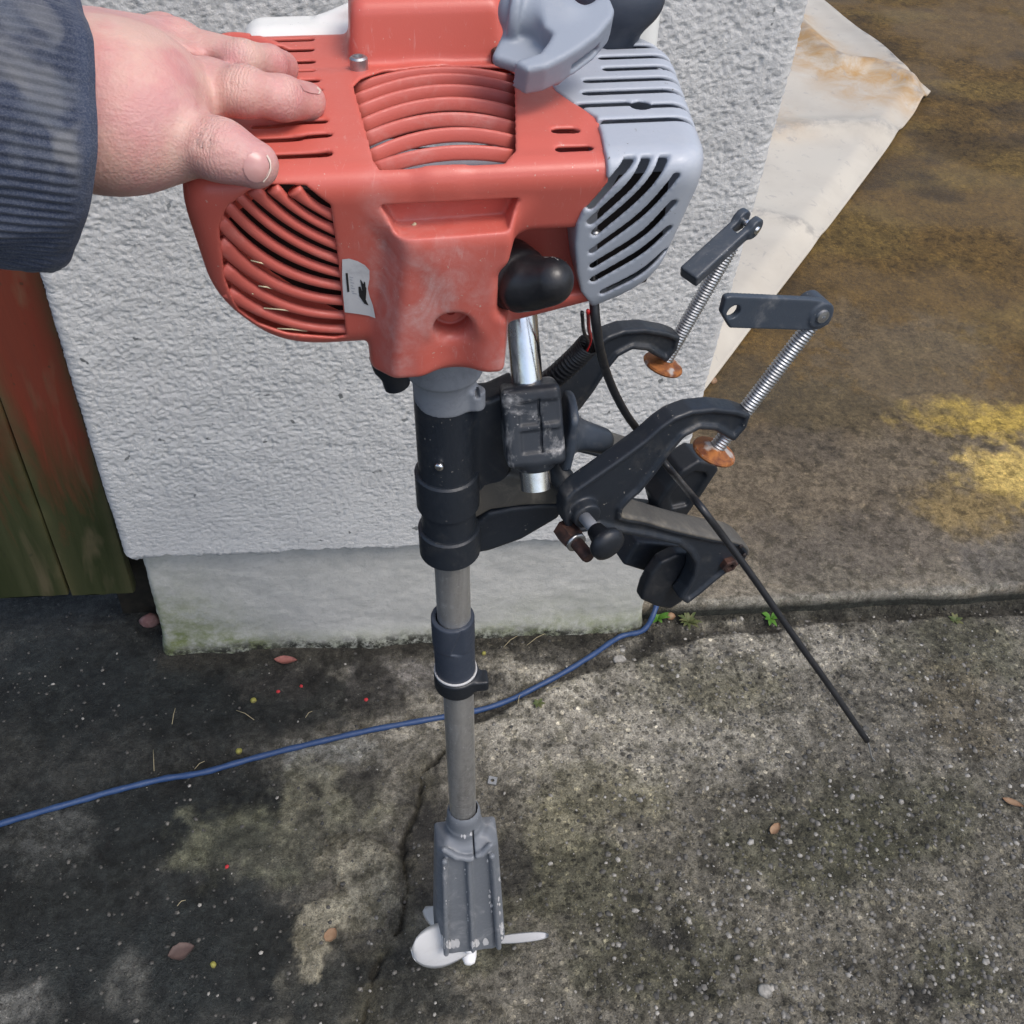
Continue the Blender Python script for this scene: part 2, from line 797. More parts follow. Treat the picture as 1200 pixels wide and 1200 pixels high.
MAT = {}
MAT['red'] = m_red()
MAT['red_rib'] = plastic('red_rib_plastic', (.55, .118, .09), (.62, .36, .32), .5, .46)
MAT['grey'] = plastic('pale_grey_plastic', (.40, .435, .49), (.52, .53, .54), .5, .42, speck=(.16, .15, .13))
MAT['handle'] = plastic('grey_handle_plastic', (.27, .305, .36), (.40, .41, .42), .5, .48)
MAT['black'] = plastic('black_cast_metal', (.015, .020, .028), (.10, .095, .085), .5, .42, speck=(.22, .21, .19))
MAT['blackp'] = plastic('black_plastic', (.011, .014, .019), (.09, .085, .08), .35, .40)
MAT['worn_black'] = plastic('chipped_black_metal', (.020, .025, .033), (.50, .50, .50), 1.6, .45, speck=(.5, .5, .5))
MAT['skylit_worn'] = plastic('skylit_worn_metal', (.085, .080, .070), (.24, .215, .17), 1.0, .5, speck=(.3, .29, .26))  # worn metal, with the sky's reflection lightened into its colour
MAT['rubber'] = plastic('black_rubber', (.014, .015, .018), (.05, .05, .05), .5, .36)
MAT['inner'] = plastic('dark_inner_plastic', (.02, .014, .013), (.06, .04, .04), .5, .6)
MAT['slate'] = plastic('slate_plastic', (.034, .044, .064), (.08, .09, .11), .5, .5)
MAT['lever'] = plastic('slate_painted_metal', (.040, .052, .070), (.22, .22, .22), .6, .42, speck=(.3, .3, .3))
MAT['casting'] = metal('grey_casting', (.27, .29, .32), (.17, .18, .20), .55, .7, 50, .25)
MAT['tube'] = tube_metal('dull_aluminium', (.62, .62, .61), (.28, .27, .26), .28, .85, 34, .8)
MAT['chrome'] = metal('chrome', (.80, .80, .80), (.6, .58, .54), .10, .4, 40)
MAT['steel'] = metal('zinc_steel', (.50, .51, .52), (.28, .27, .26), .36, .7, 90)
MAT['fin'] = plastic('grey_painted_casting', (.16, .175, .195), (.5, .5, .5), .6, .5, speck=(.55, .55, .55))
MAT['chip'] = plastic('chipped_paint_and_glint', (.55, .55, .55), (.2, .2, .22), .9, .55)
MAT['prop'] = plastic('white_propeller_paint', (.80, .80, .80), (.55, .53, .5), .4, .4)
MAT['tank'] = plastic('white_translucent_tank', (.76, .77, .74), (.6, .58, .5), .3, .35)
MAT['wire_red'] = plastic('red_wire', (.45, .02, .02), (.3, .05, .05), .2, .4)
MAT['paper'] = plastic('worn_white_label', (.62, .63, .64), (.35, .36, .38), .8, .5)
MAT['ink'] = plastic('black_ink', (.018, .018, .02), (.1, .1, .1), .4, .5)
MAT['ink_pale'] = plastic('faded_ink', (.40, .42, .46), (.55, .56, .58), .8, .5)
MAT['straw'] = plastic('straw', (.62, .55, .36), (.4, .33, .2), .5, .7)
MAT['stalk'] = plastic('dry_stalk', (.30, .26, .16), (.2, .16, .1), .5, .7)
MAT['cable_blue'] = plastic('blue_cable', (.018, .050, .14), (.05, .09, .17), .6, .5)


def m_rust():
    t = NT('rusty_steel')
    a = t.noise(120, 6, .7, .4)
    c = t.mix(t.ramp(a, 0, 1, .35, .62), (.16, .05, .022), (.42, .16, .045))
    c = t.mix(t.ramp(t.noise(70, 3), 0, .85, .56, .66), c, (.50, .47, .44))
    t.bump(a, .4, .001)
    return t.done(c, t.ramp(a, .45, .8, .3, .7), .35)


MAT['rust'] = m_rust()
t_ = NT('rusty_brown_bolt')
MAT['rustbolt'] = t_.done(t_.mix(t_.ramp(t_.noise(150, 5), 0, 1, .4, .65), (.045, .028, .025), (.12, .06, .045)), .6, .5)


def m_skin():
    t = NT('skin')
    a = t.noise(30, 4, .6)
    b = t.noise(110, 4, .6)
    c = t.mix(t.ramp(a, 0, 1, .40, .62), (.60, .385, .325), (.56, .265, .25))
    c = t.mix(t.ramp(t.noise(14, 3), 0, .5, .52, .66), c, (.50, .31, .30))
    c = t.mix(t.ramp(b, 0, .35, .5, .72), c, (.66, .44, .39))
    c = t.mix(t.math('MULTIPLY', t.attr('flush').outputs['Fac'], .55), c, (.54, .21, .20))
    h = t.math('ADD', t.math('MULTIPLY', t.vor(620).outputs['Distance'], .5), t.noise(150, 4, .7, .6, t.stretch(.35, 1.5, 1.5)))
    ks = t.attr('joint_s').outputs['Fac']
    kw = t.attr('joint_w').outputs['Fac']
    cr = t.math('SINE', t.math('ADD', t.math('MULTIPLY', ks, 1.7), t.math('MULTIPLY', t.noise(190, 4, .65), 11.0)))
    cr = t.math('MULTIPLY', t.math('POWER', t.math('ABSOLUTE', cr), .6), kw)
    h = t.math('ADD', h, t.math('MULTIPLY', cr, 1.3))
    fine = t.noise(70, 6, .75, 1.2, t.stretch(1, 3.2, 1, (.4, .2, .9)))
    h = t.math('ADD', h, t.math('MULTIPLY', fine, .9))
    t.bump(h, .42, .0010)
    return t.done(c, t.ramp(b, .42, .55, .3, .7), 0, .45, **{'Subsurface Weight': .25, 'Subsurface Radius': (.012, .004, .0025), 'Subsurface Scale': .25})


MAT['skin'] = m_skin()
t_ = NT('fingernail')
MAT['nail_edge'] = plastic('nail_edge', (.66, .55, .47), (.5, .4, .33), .4, .4)
MAT['nail'] = t_.done(t_.mix(t_.ramp(t_.noise(80, 3), 0, 1, .4, .7), (.50, .25, .235), (.55, .31, .285)), .30, 0, .5, **{'Subsurface Weight': .15, 'Subsurface Radius': (.008, .003, .002), 'Subsurface Scale': .2})


def m_sleeve():
    t = NT('camouflage_knit')
    sv = t.attr('along').outputs['Vector']
    a = t.noise(2.0, 2, .5, .8, sv)
    b = t.noise(3.4, 4, .6, 2.2, t.n('VectorMath', operation='ADD').outputs[0])
    t.put(b.node.inputs['Vector'], sv)
    c = t.mix(t.ramp(a, 0, 1, .46, .60), (.028, .038, .066), (.070, .082, .108))
    c = t.mix(t.ramp(t.noise(1.3, 2, .5, .6, sv), 0, .85, .50, .66), c, (.14, .145, .155))
    c = t.mix(t.math('MULTIPLY', t.attr('hem_shade').outputs['Fac'], .9), c, (.03, .042, .075))
    fz = t.noise(1400, 2)
    c = t.mix(t.ramp(fz, 0, .35, .4, .8), c, (.2, .21, .24))
    t.bump(fz, .35, .0006)
    return t.done(c, .85, 0, .2, **{'Sheen Weight': .15})


MAT['sleeve'] = m_sleeve()


def m_stucco():
    t = NT('roughcast_render')
    a = t.noise(9, 4)
    b = t.noise(170, 5, .65)
    c = t.mix(t.ramp(a, 0, 1, .35, .7), (.60, .60, .585), (.54, .54, .53))
    c = t.mix(t.ramp(t.noise(55, 2, .4), 0, .85, .735, .765), c, (.10, .11, .11))
    c = t.mix(t.math('MULTIPLY', t.attr('pit').outputs['Fac'], .40), c, (.30, .32, .33))
    t.bump(t.math('ADD', b, t.math('MULTIPLY', t.noise(420, 4, .65), .9)), .7, .0018)
    return t.done(c, .75, 0, .3)


MAT['stucco'] = m_stucco()


def m_plinth():
    t = NT('cement_plinth')
    a = t.noise(14, 5, .6, .3)
    b = t.noise(130, 7, .75)
    c = t.mix(t.ramp(a, 0, 1, .35, .65), (.51, .505, .475), (.43, .43, .405))
    c = t.mix(t.ramp(b, 0, .6, .5, .72), c, (.30, .31, .29))
    g = t.math('MULTIPLY', t.attr('algae').outputs['Fac'], t.ramp(t.noise(40, 5, .7), .3, 1, .35, .62))
    c = t.mix(g, c, (.17, .20, .085))
    d = t.math('MULTIPLY', t.attr('soil').outputs['Fac'], t.ramp(t.noise(70, 5, .75), 0, 1, .38, .55))
    c = t.mix(d, c, (.03, .03, .024))
    t.bump(t.math('ADD', b, t.noise(420, 3)), .5, .0016)
    return t.done(c, .82, 0, .25)


MAT['plinth'] = m_plinth()


def m_ground(name='concrete_ground'):
    t = NT(name)
    col = t.attr('tone').outputs['Color']
    f1 = t.noise(90, 8, .78, .2)
    f2 = t.noise(420, 5, .7)
    c = t.mix(1.0, col, t.mix(t.ramp(f1, 0, 1, .30, .70), (.45, .44, .43), (1.55, 1.55, 1.55)), 'MULTIPLY')
    c = t.mix(1.0, c, t.mix(t.ramp(f2, 0, 1, .3, .7), (.60, .60, .59), (1.40, 1.40, 1.42)), 'MULTIPLY')
    grit = t.attr('grit').outputs['Fac']
    hs_ = []
    wob = t.n('VectorMath', operation='MULTIPLY_ADD')
    t.put(wob.inputs[0], t.noise(160, 3, .6, 0, None, True))
    wob.inputs[1].default_value = (.006, .006, .006)
    t.put(wob.inputs[2], t.co)
    for sc_, lo_, hi_, amt in ((105, .30, 2.4, .9), (210, .40, 2.0, .8), (430, .5, 1.6, .55)):
        v = t.vor(sc_, vec=wob.outputs[0])
        sp = t.n('SeparateColor')
        t.put(sp.inputs[0], v.outputs['Color'])
        m = t.ramp(v.outputs['Distance'], 1, 0, .34, .50)
        m = t.math('MULTIPLY', m, t.ramp(sp.outputs[1], 0, 1, .45, .55))
        m = t.math('MULTIPLY', m, t.math('MULTIPLY', grit, amt) if sc_ < 400 else amt)
        k = t.mix(t.math('POWER', sp.outputs[0], 2.1), (lo_, lo_, lo_), (hi_, hi_ * .98, hi_ * .93))
        c = t.mix(m, c, t.mix(1.0, c, k, 'MULTIPLY'))
        hs_.append(t.math('MULTIPLY', m, .9))
    damp = t.attr('wet').outputs['Fac']
    dry = t.ramp(damp, .75, .22, .2, .6)
    d1 = t.math('MULTIPLY', t.ramp(t.noise(34, 10, .74, .3), 0, 1, .50, .575), dry)
    c = t.mix(d1, c, t.mix(1.0, c, (.42, .42, .38), 'MULTIPLY'))
    vo = t.n('VectorMath', operation='ADD')
    t.put(vo.inputs[0], t.co)
    vo.inputs[1].default_value = (3.1, 7.7, 0)
    d2 = t.math('MULTIPLY', t.ramp(t.noise(46, 10, .76, .2, vo.outputs[0]), 0, 1, .54, .62), t.math('MULTIPLY', dry, .75))
    c = t.mix(d2, c, t.mix(1.0, c, (1.55, 1.52, 1.42), 'MULTIPLY'))
    h = t.math('ADD', t.math('MULTIPLY', f1, 1.2), f2)
    for q in hs_:
        h = t.math('ADD', h, q)
    t.bump(h, .8, .0032)
    return t.done(c, t.ramp(damp, .88, .40, 0, 1), 0, .35)


MAT['ground'] = m_ground()


def m_wood():
    t = NT('weathered_red_wood')
    s_ = t.stretch(26, 26, 1.6)
    g = t.noise(1.0, 6, .65, .6, s_)
    sep = t.n('SeparateXYZ')
    t.put(sep.inputs[0], t.co)
    z = sep.outputs['Z']
    hz = t.math('ADD', z, t.math('MULTIPLY', t.math('SUBTRACT', t.noise(5, 8, .72, .6, t.stretch(4.5, 4.5, .8)), .5), .62))
    up = t.ramp(hz, 0, 1, .20, .42)
    red = t.mix(t.ramp(g, 0, 1, .35, .7), (.165, .032, .017), (.12, .030, .017))
    grn = t.mix(t.ramp(g, 0, 1, .35, .7), (.022, .030, .010), (.045, .050, .020))
    c = t.mix(up, grn, red)
    e = t.attr('edge').outputs['Fac']
    c = t.mix(t.math('MULTIPLY', e, t.ramp(t.noise(14, 4), 0, .9, .3, .6)), c, (.075, .07, .03))
    pale = t.math('MULTIPLY', t.ramp(t.noise(9, 4, .6, .4, t.stretch(2, 2, .5)), 0, .5, .58, .74), 1)
    c = t.mix(pale, c, (.16, .125, .075))
    c = t.mix(t.ramp(t.noise(70, 2, .4, 0, t.stretch(1.6, 1.6, .8)), 0, .6, .72, .76), c, (.03, .03, .016))
    t.bump(g, .5, .002)
    return t.done(c, t.ramp(g, .42, .62, .3, .7), 0, .4)


MAT['wood'] = m_wood()


def m_sheet():
    t = NT('stained_white_sheet')
    a = t.noise(3.4, 5, .6, .6)
    c = t.mix(t.ramp(a, 0, 1, .38, .66), (.52, .48, .40), (.45, .41, .34))
    st = t.math('MULTIPLY', t.attr('stain').outputs['Fac'], t.ramp(t.noise(9, 5, .7, .5), .1, 1, .36, .62))
    c = t.mix(st, c, (.42, .25, .09))
    gr = t.math('MULTIPLY', t.attr('grime').outputs['Fac'], t.ramp(t.noise(26, 5, .75), 0, 1, .42, .6))
    c = t.mix(gr, c, (.16, .15, .14))
    sp = t.math('MULTIPLY', t.ramp(t.noise(24, 4, .7, .8), 0, .55, .60, .68), 1)
    c = t.mix(sp, c, (.30, .28, .26))
    return t.done(c, .42, 0, .45)


MAT['sheet'] = m_sheet()


def m_leaf(name, a, b):
    t = NT(name)
    c = t.mix(t.ramp(t.noise(70, 4, .6), 0, 1, .4, .62), a, b)
    return t.done(c, .6, 0, .3)


MAT['leaf_pink'] = m_leaf('dry_pink_leaf', (.30, .12, .10), (.22, .085, .07))
MAT['leaf_brown'] = m_leaf('dark_brown_leaf', (.075, .05, .045), (.11, .075, .065))
MAT['leaf_tan'] = m_leaf('tan_leaf', (.27, .175, .105), (.20, .115, .065))
MAT['weed'] = m_leaf('green_weed', (.055, .16, .02), (.09, .20, .03))
MAT['weed_dark'] = m_leaf('dull_weed', (.06, .085, .028), (.12, .12, .05))
MAT['stone_pale'] = m_leaf('pale_stone', (.36, .345, .31), (.13, .125, .112))
MAT['stone_grey'] = m_leaf('grey_stone', (.06, .058, .053), (.19, .18, .16))
MAT['stone_dark'] = m_leaf('dark_stone', (.045, .045, .042), (.10, .095, .085))
MAT['brick'] = m_leaf('broken_brick', (.17, .085, .08), (.24, .15, .14))
MAT['berry'] = m_leaf('dry_berry', (.28, .27, .06), (.17, .15, .05))
MAT['redchip'] = m_leaf('red_chip', (.45, .03, .04), (.35, .03, .03))
MAT['dark'] = m_leaf('dark_timber', (.018, .017, .014), (.03, .026, .02))

# ================================================================== SETTING


def gridmesh(name, P, mat, parent=None, attrs=None, colors=None, kind=None, flip=False):
    """P: rows x cols x 3 points"""
    r, c = P.shape[:2]
    i = np.arange(r * c).reshape(r, c)
    q = np.stack([i[:-1, :-1], i[:-1, 1:], i[1:, 1:], i[1:, :-1]], -1).reshape(-1, 4)
    if flip:
        q = q[:, ::-1]
    o = link(name, P.reshape(-1, 3), q, mat, parent, loc=None if parent else (0, 0, 0))
    for k, v in (attrs or {}).items():
        a = o.data.attributes.new(k, 'FLOAT', 'POINT')
        a.data.foreach_set('value', np.asarray(v, np.float32).ravel())
    for k, v in (colors or {}).items():
        a = o.data.attributes.new(k, 'FLOAT_COLOR', 'POINT')
        v4 = np.ones((r * c, 4), np.float32)
        v4[:, :3] = np.asarray(v).reshape(-1, 3)
        a.data.foreach_set('color', v4.ravel())
    if kind:
        o['kind'] = kind
    return o


def axis_pts(lo, hi, step, far_lo, far_hi, nfar=9):
    core = np.arange(lo, hi + step, step)
    a = lo - np.geomspace(step, lo - far_lo, nfar)[::-1] if far_lo < lo else []
    b = core[-1] + np.geomspace(step, far_hi - core[-1], nfar) if far_hi > hi else []
    return np.concatenate([a, core, b])


def sstep(x, a, b):
    t = np.clip((x - a) / (b - a), 0, 1)
    return t * t * (3 - 2 * t)


def blob(X, Y, u, v, ru, rv, z=0.0, seed=0, wob=.35):
    c = ground_at(u, v, z)
    rx = abs(ground_at(u + ru, v, z)[0] - c[0])
    ry = abs(ground_at(u, v - rv, z)[1] - ground_at(u, v + rv, z)[1]) / 2
    d = np.hypot((X - c[0]) / rx, (Y - c[1]) / ry)
    d = d + wob * (fbm(X * 9, Y * 9, 40 + seed, 4) - .5) * 2.2 + .55 * (fbm(X * 38, Y * 38, 90 + seed, 4, .65) - .5) * 2
    return 1 - sstep(d, .55, 1.25)


def path_dist(X, Y, pix, z=0.0):
    P = np.array([ground_at(*p, z)[:2] for p in pix])
    d = None
    for a, b in zip(P[:-1], P[1:]):
        e = b - a
        t = np.clip(((X - a[0]) * e[0] + (Y - a[1]) * e[1]) / (e @ e), 0, 1)
        q = np.hypot(X - a[0] - t * e[0], Y - a[1] - t * e[1])
        d = q if d is None else np.minimum(d, q)
    return d


def mixc(a, b, t):
    return a + (np.asarray(b, float) - a) * t[..., None]


SEAM = [(545, 845), (600, 815), (660, 790), (720, 772), (765, 755), (820, 740), (880, 735), (960, 722), (1200, 712)]
CRACK = [(545, 845), (520, 880), (495, 905), (492, 940), (470, 990), (478, 1040), (470, 1085), (440, 1130), (425, 1200)]
CRUST = [(430, 985), (470, 1010), (462, 1060), (440, 1085), (400, 1100), (372, 1160), (345, 1110), (352, 1060), (395, 1040), (372, 1010), (392, 985)]
SLAB_Z = .036
SLAB_Y = 1.108
xs = axis_pts(-.86, 1.36, .0034, -45, 45)
ys = axis_pts(.36, 1.42, .0034, -45, 60)
X, Y = np.meshgrid(xs, ys)
n1 = fbm(X * 7, Y * 7, 1, 5)
n2 = fbm(X * 30, Y * 30, 2, 5)
n3 = fbm(X * 110, Y * 110, 3, 3, .6)
tone = np.zeros(X.shape + (3,)) + np.array([.132, .122, .096])
pale_grey = (.29, .272, .225)  # paler tone of the concrete itself
olive = (.165, .155, .098)
dk = (.012, .015, .0145)
moss = (.060, .060, .034)
brn = (.105, .088, .056)
B = lambda *a, **k: blob(X, Y, *a, **k)
tone = mixc(tone, (.165, .153, .125), .7 * sstep(fbm(X * 3.5, Y * 3.5, 60, 4), .45, .65))
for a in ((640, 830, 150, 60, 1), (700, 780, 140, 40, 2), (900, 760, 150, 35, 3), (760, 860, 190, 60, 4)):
    tone = mixc(tone, pale_grey, .80 * B(*a[:4], seed=a[4]))
for a in ((640, 980, 60, 45, 20, olive), (830, 800, 90, 40, 21, olive), (1130, 760, 90, 60, 22, moss), (1130, 830, 60, 60, 23, brn),
          (700, 930, 90, 40, 24, olive), (960, 1000, 120, 60, 25, moss), (690, 1040, 90, 60, 26, moss), (1060, 960, 120, 60, 27, moss),
          (780, 1130, 120, 60, 28, moss), (1120, 1140, 60, 40, 29, moss), (560, 1090, 70, 50, 30, moss)):
    tone = mixc(tone, a[5], (.62 if a[5] is not olive else .5) * B(*a[:4], seed=a[4]))
# dirty, damp left side
leftm = 1 - sstep(X + .22 * (n1 - .5) + .10 * (n2 - .5) + .1 * (Y - .8), -.26, .03)
tone = mixc(tone, (.025, .027, .025), .94 * leftm)
for a in ((60, 1050, 190, 160, 5), (250, 1110, 140, 90, 6), (80, 800, 190, 70, 7), (300, 820, 150, 45, 8), (430, 1170, 120, 60, 9), (200, 960, 150, 50, 10)):
    tone = mixc(tone, dk, .80 * B(*a[:4], seed=a[4]))
for a in ((400, 880, 90, 28, 11, (.19, .19, .17), .85), (310, 985, 85, 55, 12, (.13, .132, .088), .75), (400, 950, 80, 50, 13, (.165, .158, .11), .75),
          (70, 985, 60, 40, 15, (.085, .088, .082), .5), (470, 790, 60, 25, 16, (.17, .16, .15), .7), (340, 1150, 26, 30, 17, (.13, .125, .10), .6),
          (20, 1175, 40, 40, 18, (.11, .11, .10), .8), (150, 1160, 20, 35, 19, (.09, .09, .08), .7)):
    tone = mixc(tone, a[5], a[6] * B(*a[:4], seed=a[4], wob=.75) * (.45 + .55 * sstep(n2, .38, .58)))
CP = np.array([ground_at(*p)[:2] for p in CRUST])
dcr = np.where((np.abs(X) < 1) & (Y < 1), 1.0, 1.0)
dcr = poly2(X, Y, CP) + .055 * (n2 - .5) + .03 * (n3 - .5)
crust = 1 - sstep(dcr, -.006, .004)
tone = mixc(tone, (.27, .25, .185), .9 * crust)
for a in ((605, 1010, 24, 42, 31), (440, 810, 35, 28, 32), (420, 922, 28, 24, 33), (500, 1010, 40, 60, 34), (320, 800, 55, 22, 35), (780, 1100, 40, 26, 36),
          (1085, 1165, 30, 26, 37), (560, 800, 60, 22, 38), (650, 760, 60, 16, 39), (500, 945, 30, 40, 40)):
    tone = mixc(tone, (.034, .032, .028), .82 * B(*a[:4], seed=a[4], wob=.6))
ds = path_dist(X, Y, SEAM) + .018 * (n2 - .5)
dc = path_dist(X, Y, CRACK) + .020 * (n2 - .5)
seam = 1 - sstep(ds, .004, .020)
crack = 1 - sstep(dc + .005 * (n3 - .3), .0008, .0070)
tone = mixc(tone, (.032, .030, .024), .85 * seam)
tone = mixc(tone, (.030, .028, .021), .9 * crack)
tone = mixc(tone, (.06, .055, .035), .55 * (1 - sstep(dc, .006, .04)) * sstep(n2, .42, .6))
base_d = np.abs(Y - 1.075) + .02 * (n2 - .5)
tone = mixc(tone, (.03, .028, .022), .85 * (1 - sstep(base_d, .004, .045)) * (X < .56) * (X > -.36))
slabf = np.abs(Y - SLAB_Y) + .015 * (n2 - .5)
tone = mixc(tone, (.028, .028, .022), .85 * (1 - sstep(slabf, .006, .028)) * (X > .46))  # dark strip painting the shade at the foot of the step
tone = mixc(tone, (.035, .037, .034), .9 * sstep(Y, 1.12, 1.2) * (X < -.33))  # ground behind the gate painted dark for the gate's shade
tone *= (1 + 1.0 * (n2 - .5) + .9 * (n3 - .5) + .7 * (n1 - .5))[..., None]
tone = np.clip(tone, .008, .6)
height = .006 * (n1 - .5) + .004 * (n2 - .5) + .0022 * (n3 - .5)
height += .007 * crust * (.4 + n2) - .010 * seam - .009 * crack
height = height * (1 - sstep(np.hypot(X, Y - .8), 2, 4))
grit = .25 + .75 * sstep(X + .3 * (n1 - .5), -.1, .35)
wet = (.45 * leftm + .5 * (1 - sstep(Y, .5, .9)) * leftm) * sstep(n1, .35, .65)
ground = gridmesh('ground', np.stack([X, Y, height], -1), MAT['ground'], attrs={'grit': grit, 'wet': wet}, colors={'tone': tone}, kind='structure')


def ground_z(x, y):
    j = int(np.clip(np.searchsorted(xs, x), 0, len(xs) - 1))
    i = int(np.clip(np.searchsorted(ys, y), 0, len(ys) - 1))
    return float(height[i, j])


# raised slab beside the pillar
xs2 = np.concatenate([np.arange(.38, 1.75, .0055), np.arange(1.76, 4.4, .02), np.geomspace(4.5, 46, 8)])
ys2 = np.concatenate([SLAB_Y + np.arange(0, .9, .0055), np.arange(SLAB_Y + .91, 6.6, .022), np.geomspace(6.7, 60, 8)])
X, Y = np.meshgrid(xs2, ys2)
n1 = fbm(X * 3.4, Y * 3.4, 11, 5)
n2 = fbm(X * 24, Y * 24, 12, 5)
n3 = fbm(X * 90, Y * 90, 13, 3)
nl = fbm(X * 2.2, Y * 5.5, 14, 5)
tone = np.zeros(X.shape + (3,)) + np.array([.155, .124, .084])
tone = mixc(tone, (.185, .168, .132), .7 * (1 - sstep(Y + .10 * (n1 - .5), SLAB_Y + .02, SLAB_Y + .24)))
far = sstep(Y + .5 * (n1 - .5), 1.32, 1.85)
tone = mixc(tone, (.120, .070, .015), .95 * far)
tone = mixc(tone, (.150, .098, .026), .8 * far * sstep(nl, .48, .66))
tone = mixc(tone, (.058, .036, .012), .8 * far * sstep(fbm(X * 3, Y * 4, 15, 4), .50, .66))
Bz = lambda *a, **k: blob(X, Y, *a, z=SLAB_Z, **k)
for a in ((1145, 488, 80, 24, 41, (.46, .32, .065), .9), (1186, 560, 66, 42, 42, (.60, .43, .13), .92), (1130, 600, 60, 40, 43, (.24, .165, .05), .6),  # yellow blobs: a warm patch of sun painted into the paving colour
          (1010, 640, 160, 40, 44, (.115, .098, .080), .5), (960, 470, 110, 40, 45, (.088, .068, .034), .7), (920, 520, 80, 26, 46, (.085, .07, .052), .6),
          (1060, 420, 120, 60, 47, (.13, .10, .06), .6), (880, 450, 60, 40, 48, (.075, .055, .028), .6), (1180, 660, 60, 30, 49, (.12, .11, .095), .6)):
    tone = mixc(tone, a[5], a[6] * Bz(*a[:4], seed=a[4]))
edge = 1 - sstep(Y + .012 * (n2 - .5), SLAB_Y + .002, SLAB_Y + .022)
tone = mixc(tone, (.23, .225, .195), .7 * edge * sstep(n2, .35, .55))
tone *= (1 + .60 * (n2 - .5) + .45 * (n3 - .5) + .35 * (n1 - .5))[..., None]
tone = np.clip(tone, .008, .6)
zt = SLAB_Z + .0035 * (n1 - .5) + .0022 * (n2 - .5) + .001 * (n3 - .5)
zt = SLAB_Z + (zt - SLAB_Z) * (1 - sstep(np.hypot(X, Y - 1), 4, 6))
Yw = Y.copy()
front_wob = .007 * (fbm(xs2 * 11, xs2 * 0, 16, 5) - .5) * 2
Yw[0] += front_wob
zt[0] -= .006
low = np.stack([X[0], Yw[0] + .001, np.full(len(xs2), -.02)], -1)[None]
mid = np.stack([X[0], Yw[0] - .002, zt[0] * .5], -1)[None]
P = np.concatenate([low, mid, np.stack([X, Yw, zt], -1)], 0)
tone = np.concatenate([np.tile(np.array([.030, .032, .026]), (2, len(xs2), 1)), tone], 0)  # front face of the step coloured dark to stand for its shade
z0 = np.zeros(P.shape[:2])
wet = z0.copy()
wet[2:] = .75 * far * sstep(n1, .30, .6)
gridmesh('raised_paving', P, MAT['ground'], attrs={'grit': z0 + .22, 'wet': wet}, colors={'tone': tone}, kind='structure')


# ---- rendered gate pillar with a cement plinth
WX0, WX1, WY = -.362, .476, 1.075
pillar = tag(empty('rendered_wall', ((WX0 + WX1) / 2, 1.35, 0)),
             'pale grey roughcast rendered wall with a smooth cement plinth, behind the motor', 'wall')


def perimeter(x0, x1, y0, back, step, r=.010):
    s = []
    nr = []
    for y in np.append(np.geomspace(back, .03, 6), np.arange(.026, r, -step)):
        s.append((x0, y0 + y)); nr.append((-1, 0))
    for a in np.linspace(0, math.pi / 2, 6):
        s.append((x0 + r - r * math.cos(a), y0 + r - r * math.sin(a))); nr.append((-math.cos(a), -math.sin(a)))
    for x in np.arange(x0 + r + step, x1 - r - step / 2, step):
        s.append((x, y0)); nr.append((0, -1))
    for a in np.linspace(math.pi / 2, 0, 6):
        s.append((x1 - r + r * math.cos(a), y0 + r - r * math.sin(a))); nr.append((math.cos(a), -math.sin(a)))
    for y in np.append(np.arange(r + step, .03, step), np.geomspace(.034, back, 6)):
        s.append((x1, y0 + y)); nr.append((1, 0))
    s = np.array(s)
    d = np.concatenate([[0], np.cumsum(np.linalg.norm(np.diff(s, axis=0), axis=1))])
    return s, np.array(nr, float), d


S, NR, dd = perimeter(WX0, WX1, WY, .55, .0020)
zz = np.concatenate([[.250], np.arange(.2625, 1.24, .0020), np.geomspace(1.245, 2.5, 12)])
D_, Z_ = np.meshgrid(dd, zz)
wx = .004 * (fbm(D_ * 60, Z_ * 60, 21, 2) - .5)
g1 = fbm((D_ + wx) * 150, (Z_ + wx) * 190, 22, 3, .6)
g2 = fbm(D_ * 42, Z_ * 55, 23, 3)
g3 = fbm(D_ * 6, Z_ * 6, 24, 3)
grain = np.abs(g1 - .5) * 2
disp = .0036 * (1 - grain) + .0016 * g2 + .003 * g3
fine = sstep(Z_, .25, .50)
disp = disp * (.45 + .55 * fine)
pit = 1 - sstep(1 - grain, .40, .75)
disp[0] = -.03
Pw = np.zeros(D_.shape + (3,))
Pw[..., 0] = S[None, :, 0] + NR[None, :, 0] * disp
Pw[..., 1] = S[None, :, 1] + NR[None, :, 1] * disp
Pw[..., 2] = Z_
lowe = .009 * (fbm(dd * 55, dd * 0, 25, 4) - .5) * 2
Pw[0, :, 2] += lowe
Pw[1, :, 2] += lowe
Pw[2, :, 2] = np.maximum(Pw[2, :, 2], Pw[1, :, 2] + .0008)
Pw[3, :, 2] = np.maximum(Pw[3, :, 2], Pw[2, :, 2] + .0008)
gridmesh('roughcast_render', Pw, MAT['stucco'], pillar, attrs={'pit': pit})
S, NR, dd = perimeter(WX0 + .017, WX1 + .004, WY + .014, .54, .0045)
zz = np.arange(-.03, .2705, .0045)
D_, Z_ = np.meshgrid(dd, zz)
disp = .004 * (fbm(D_ * 9, Z_ * 12, 31, 4) - .5) + .0022 * (fbm(D_ * 70, Z_ * 85, 32, 3) - .5)
disp += .012 * (1 - sstep(Z_, 0, .06)) * fbm(D_ * 14, Z_ * 10, 33, 3)
Pw = np.zeros(D_.shape + (3,))
Pw[..., 0] = S[None, :, 0] + NR[None, :, 0] * disp
Pw[..., 1] = S[None, :, 1] + NR[None, :, 1] * disp
Pw[..., 2] = Z_
xl = S[None, :, 0] - WX0
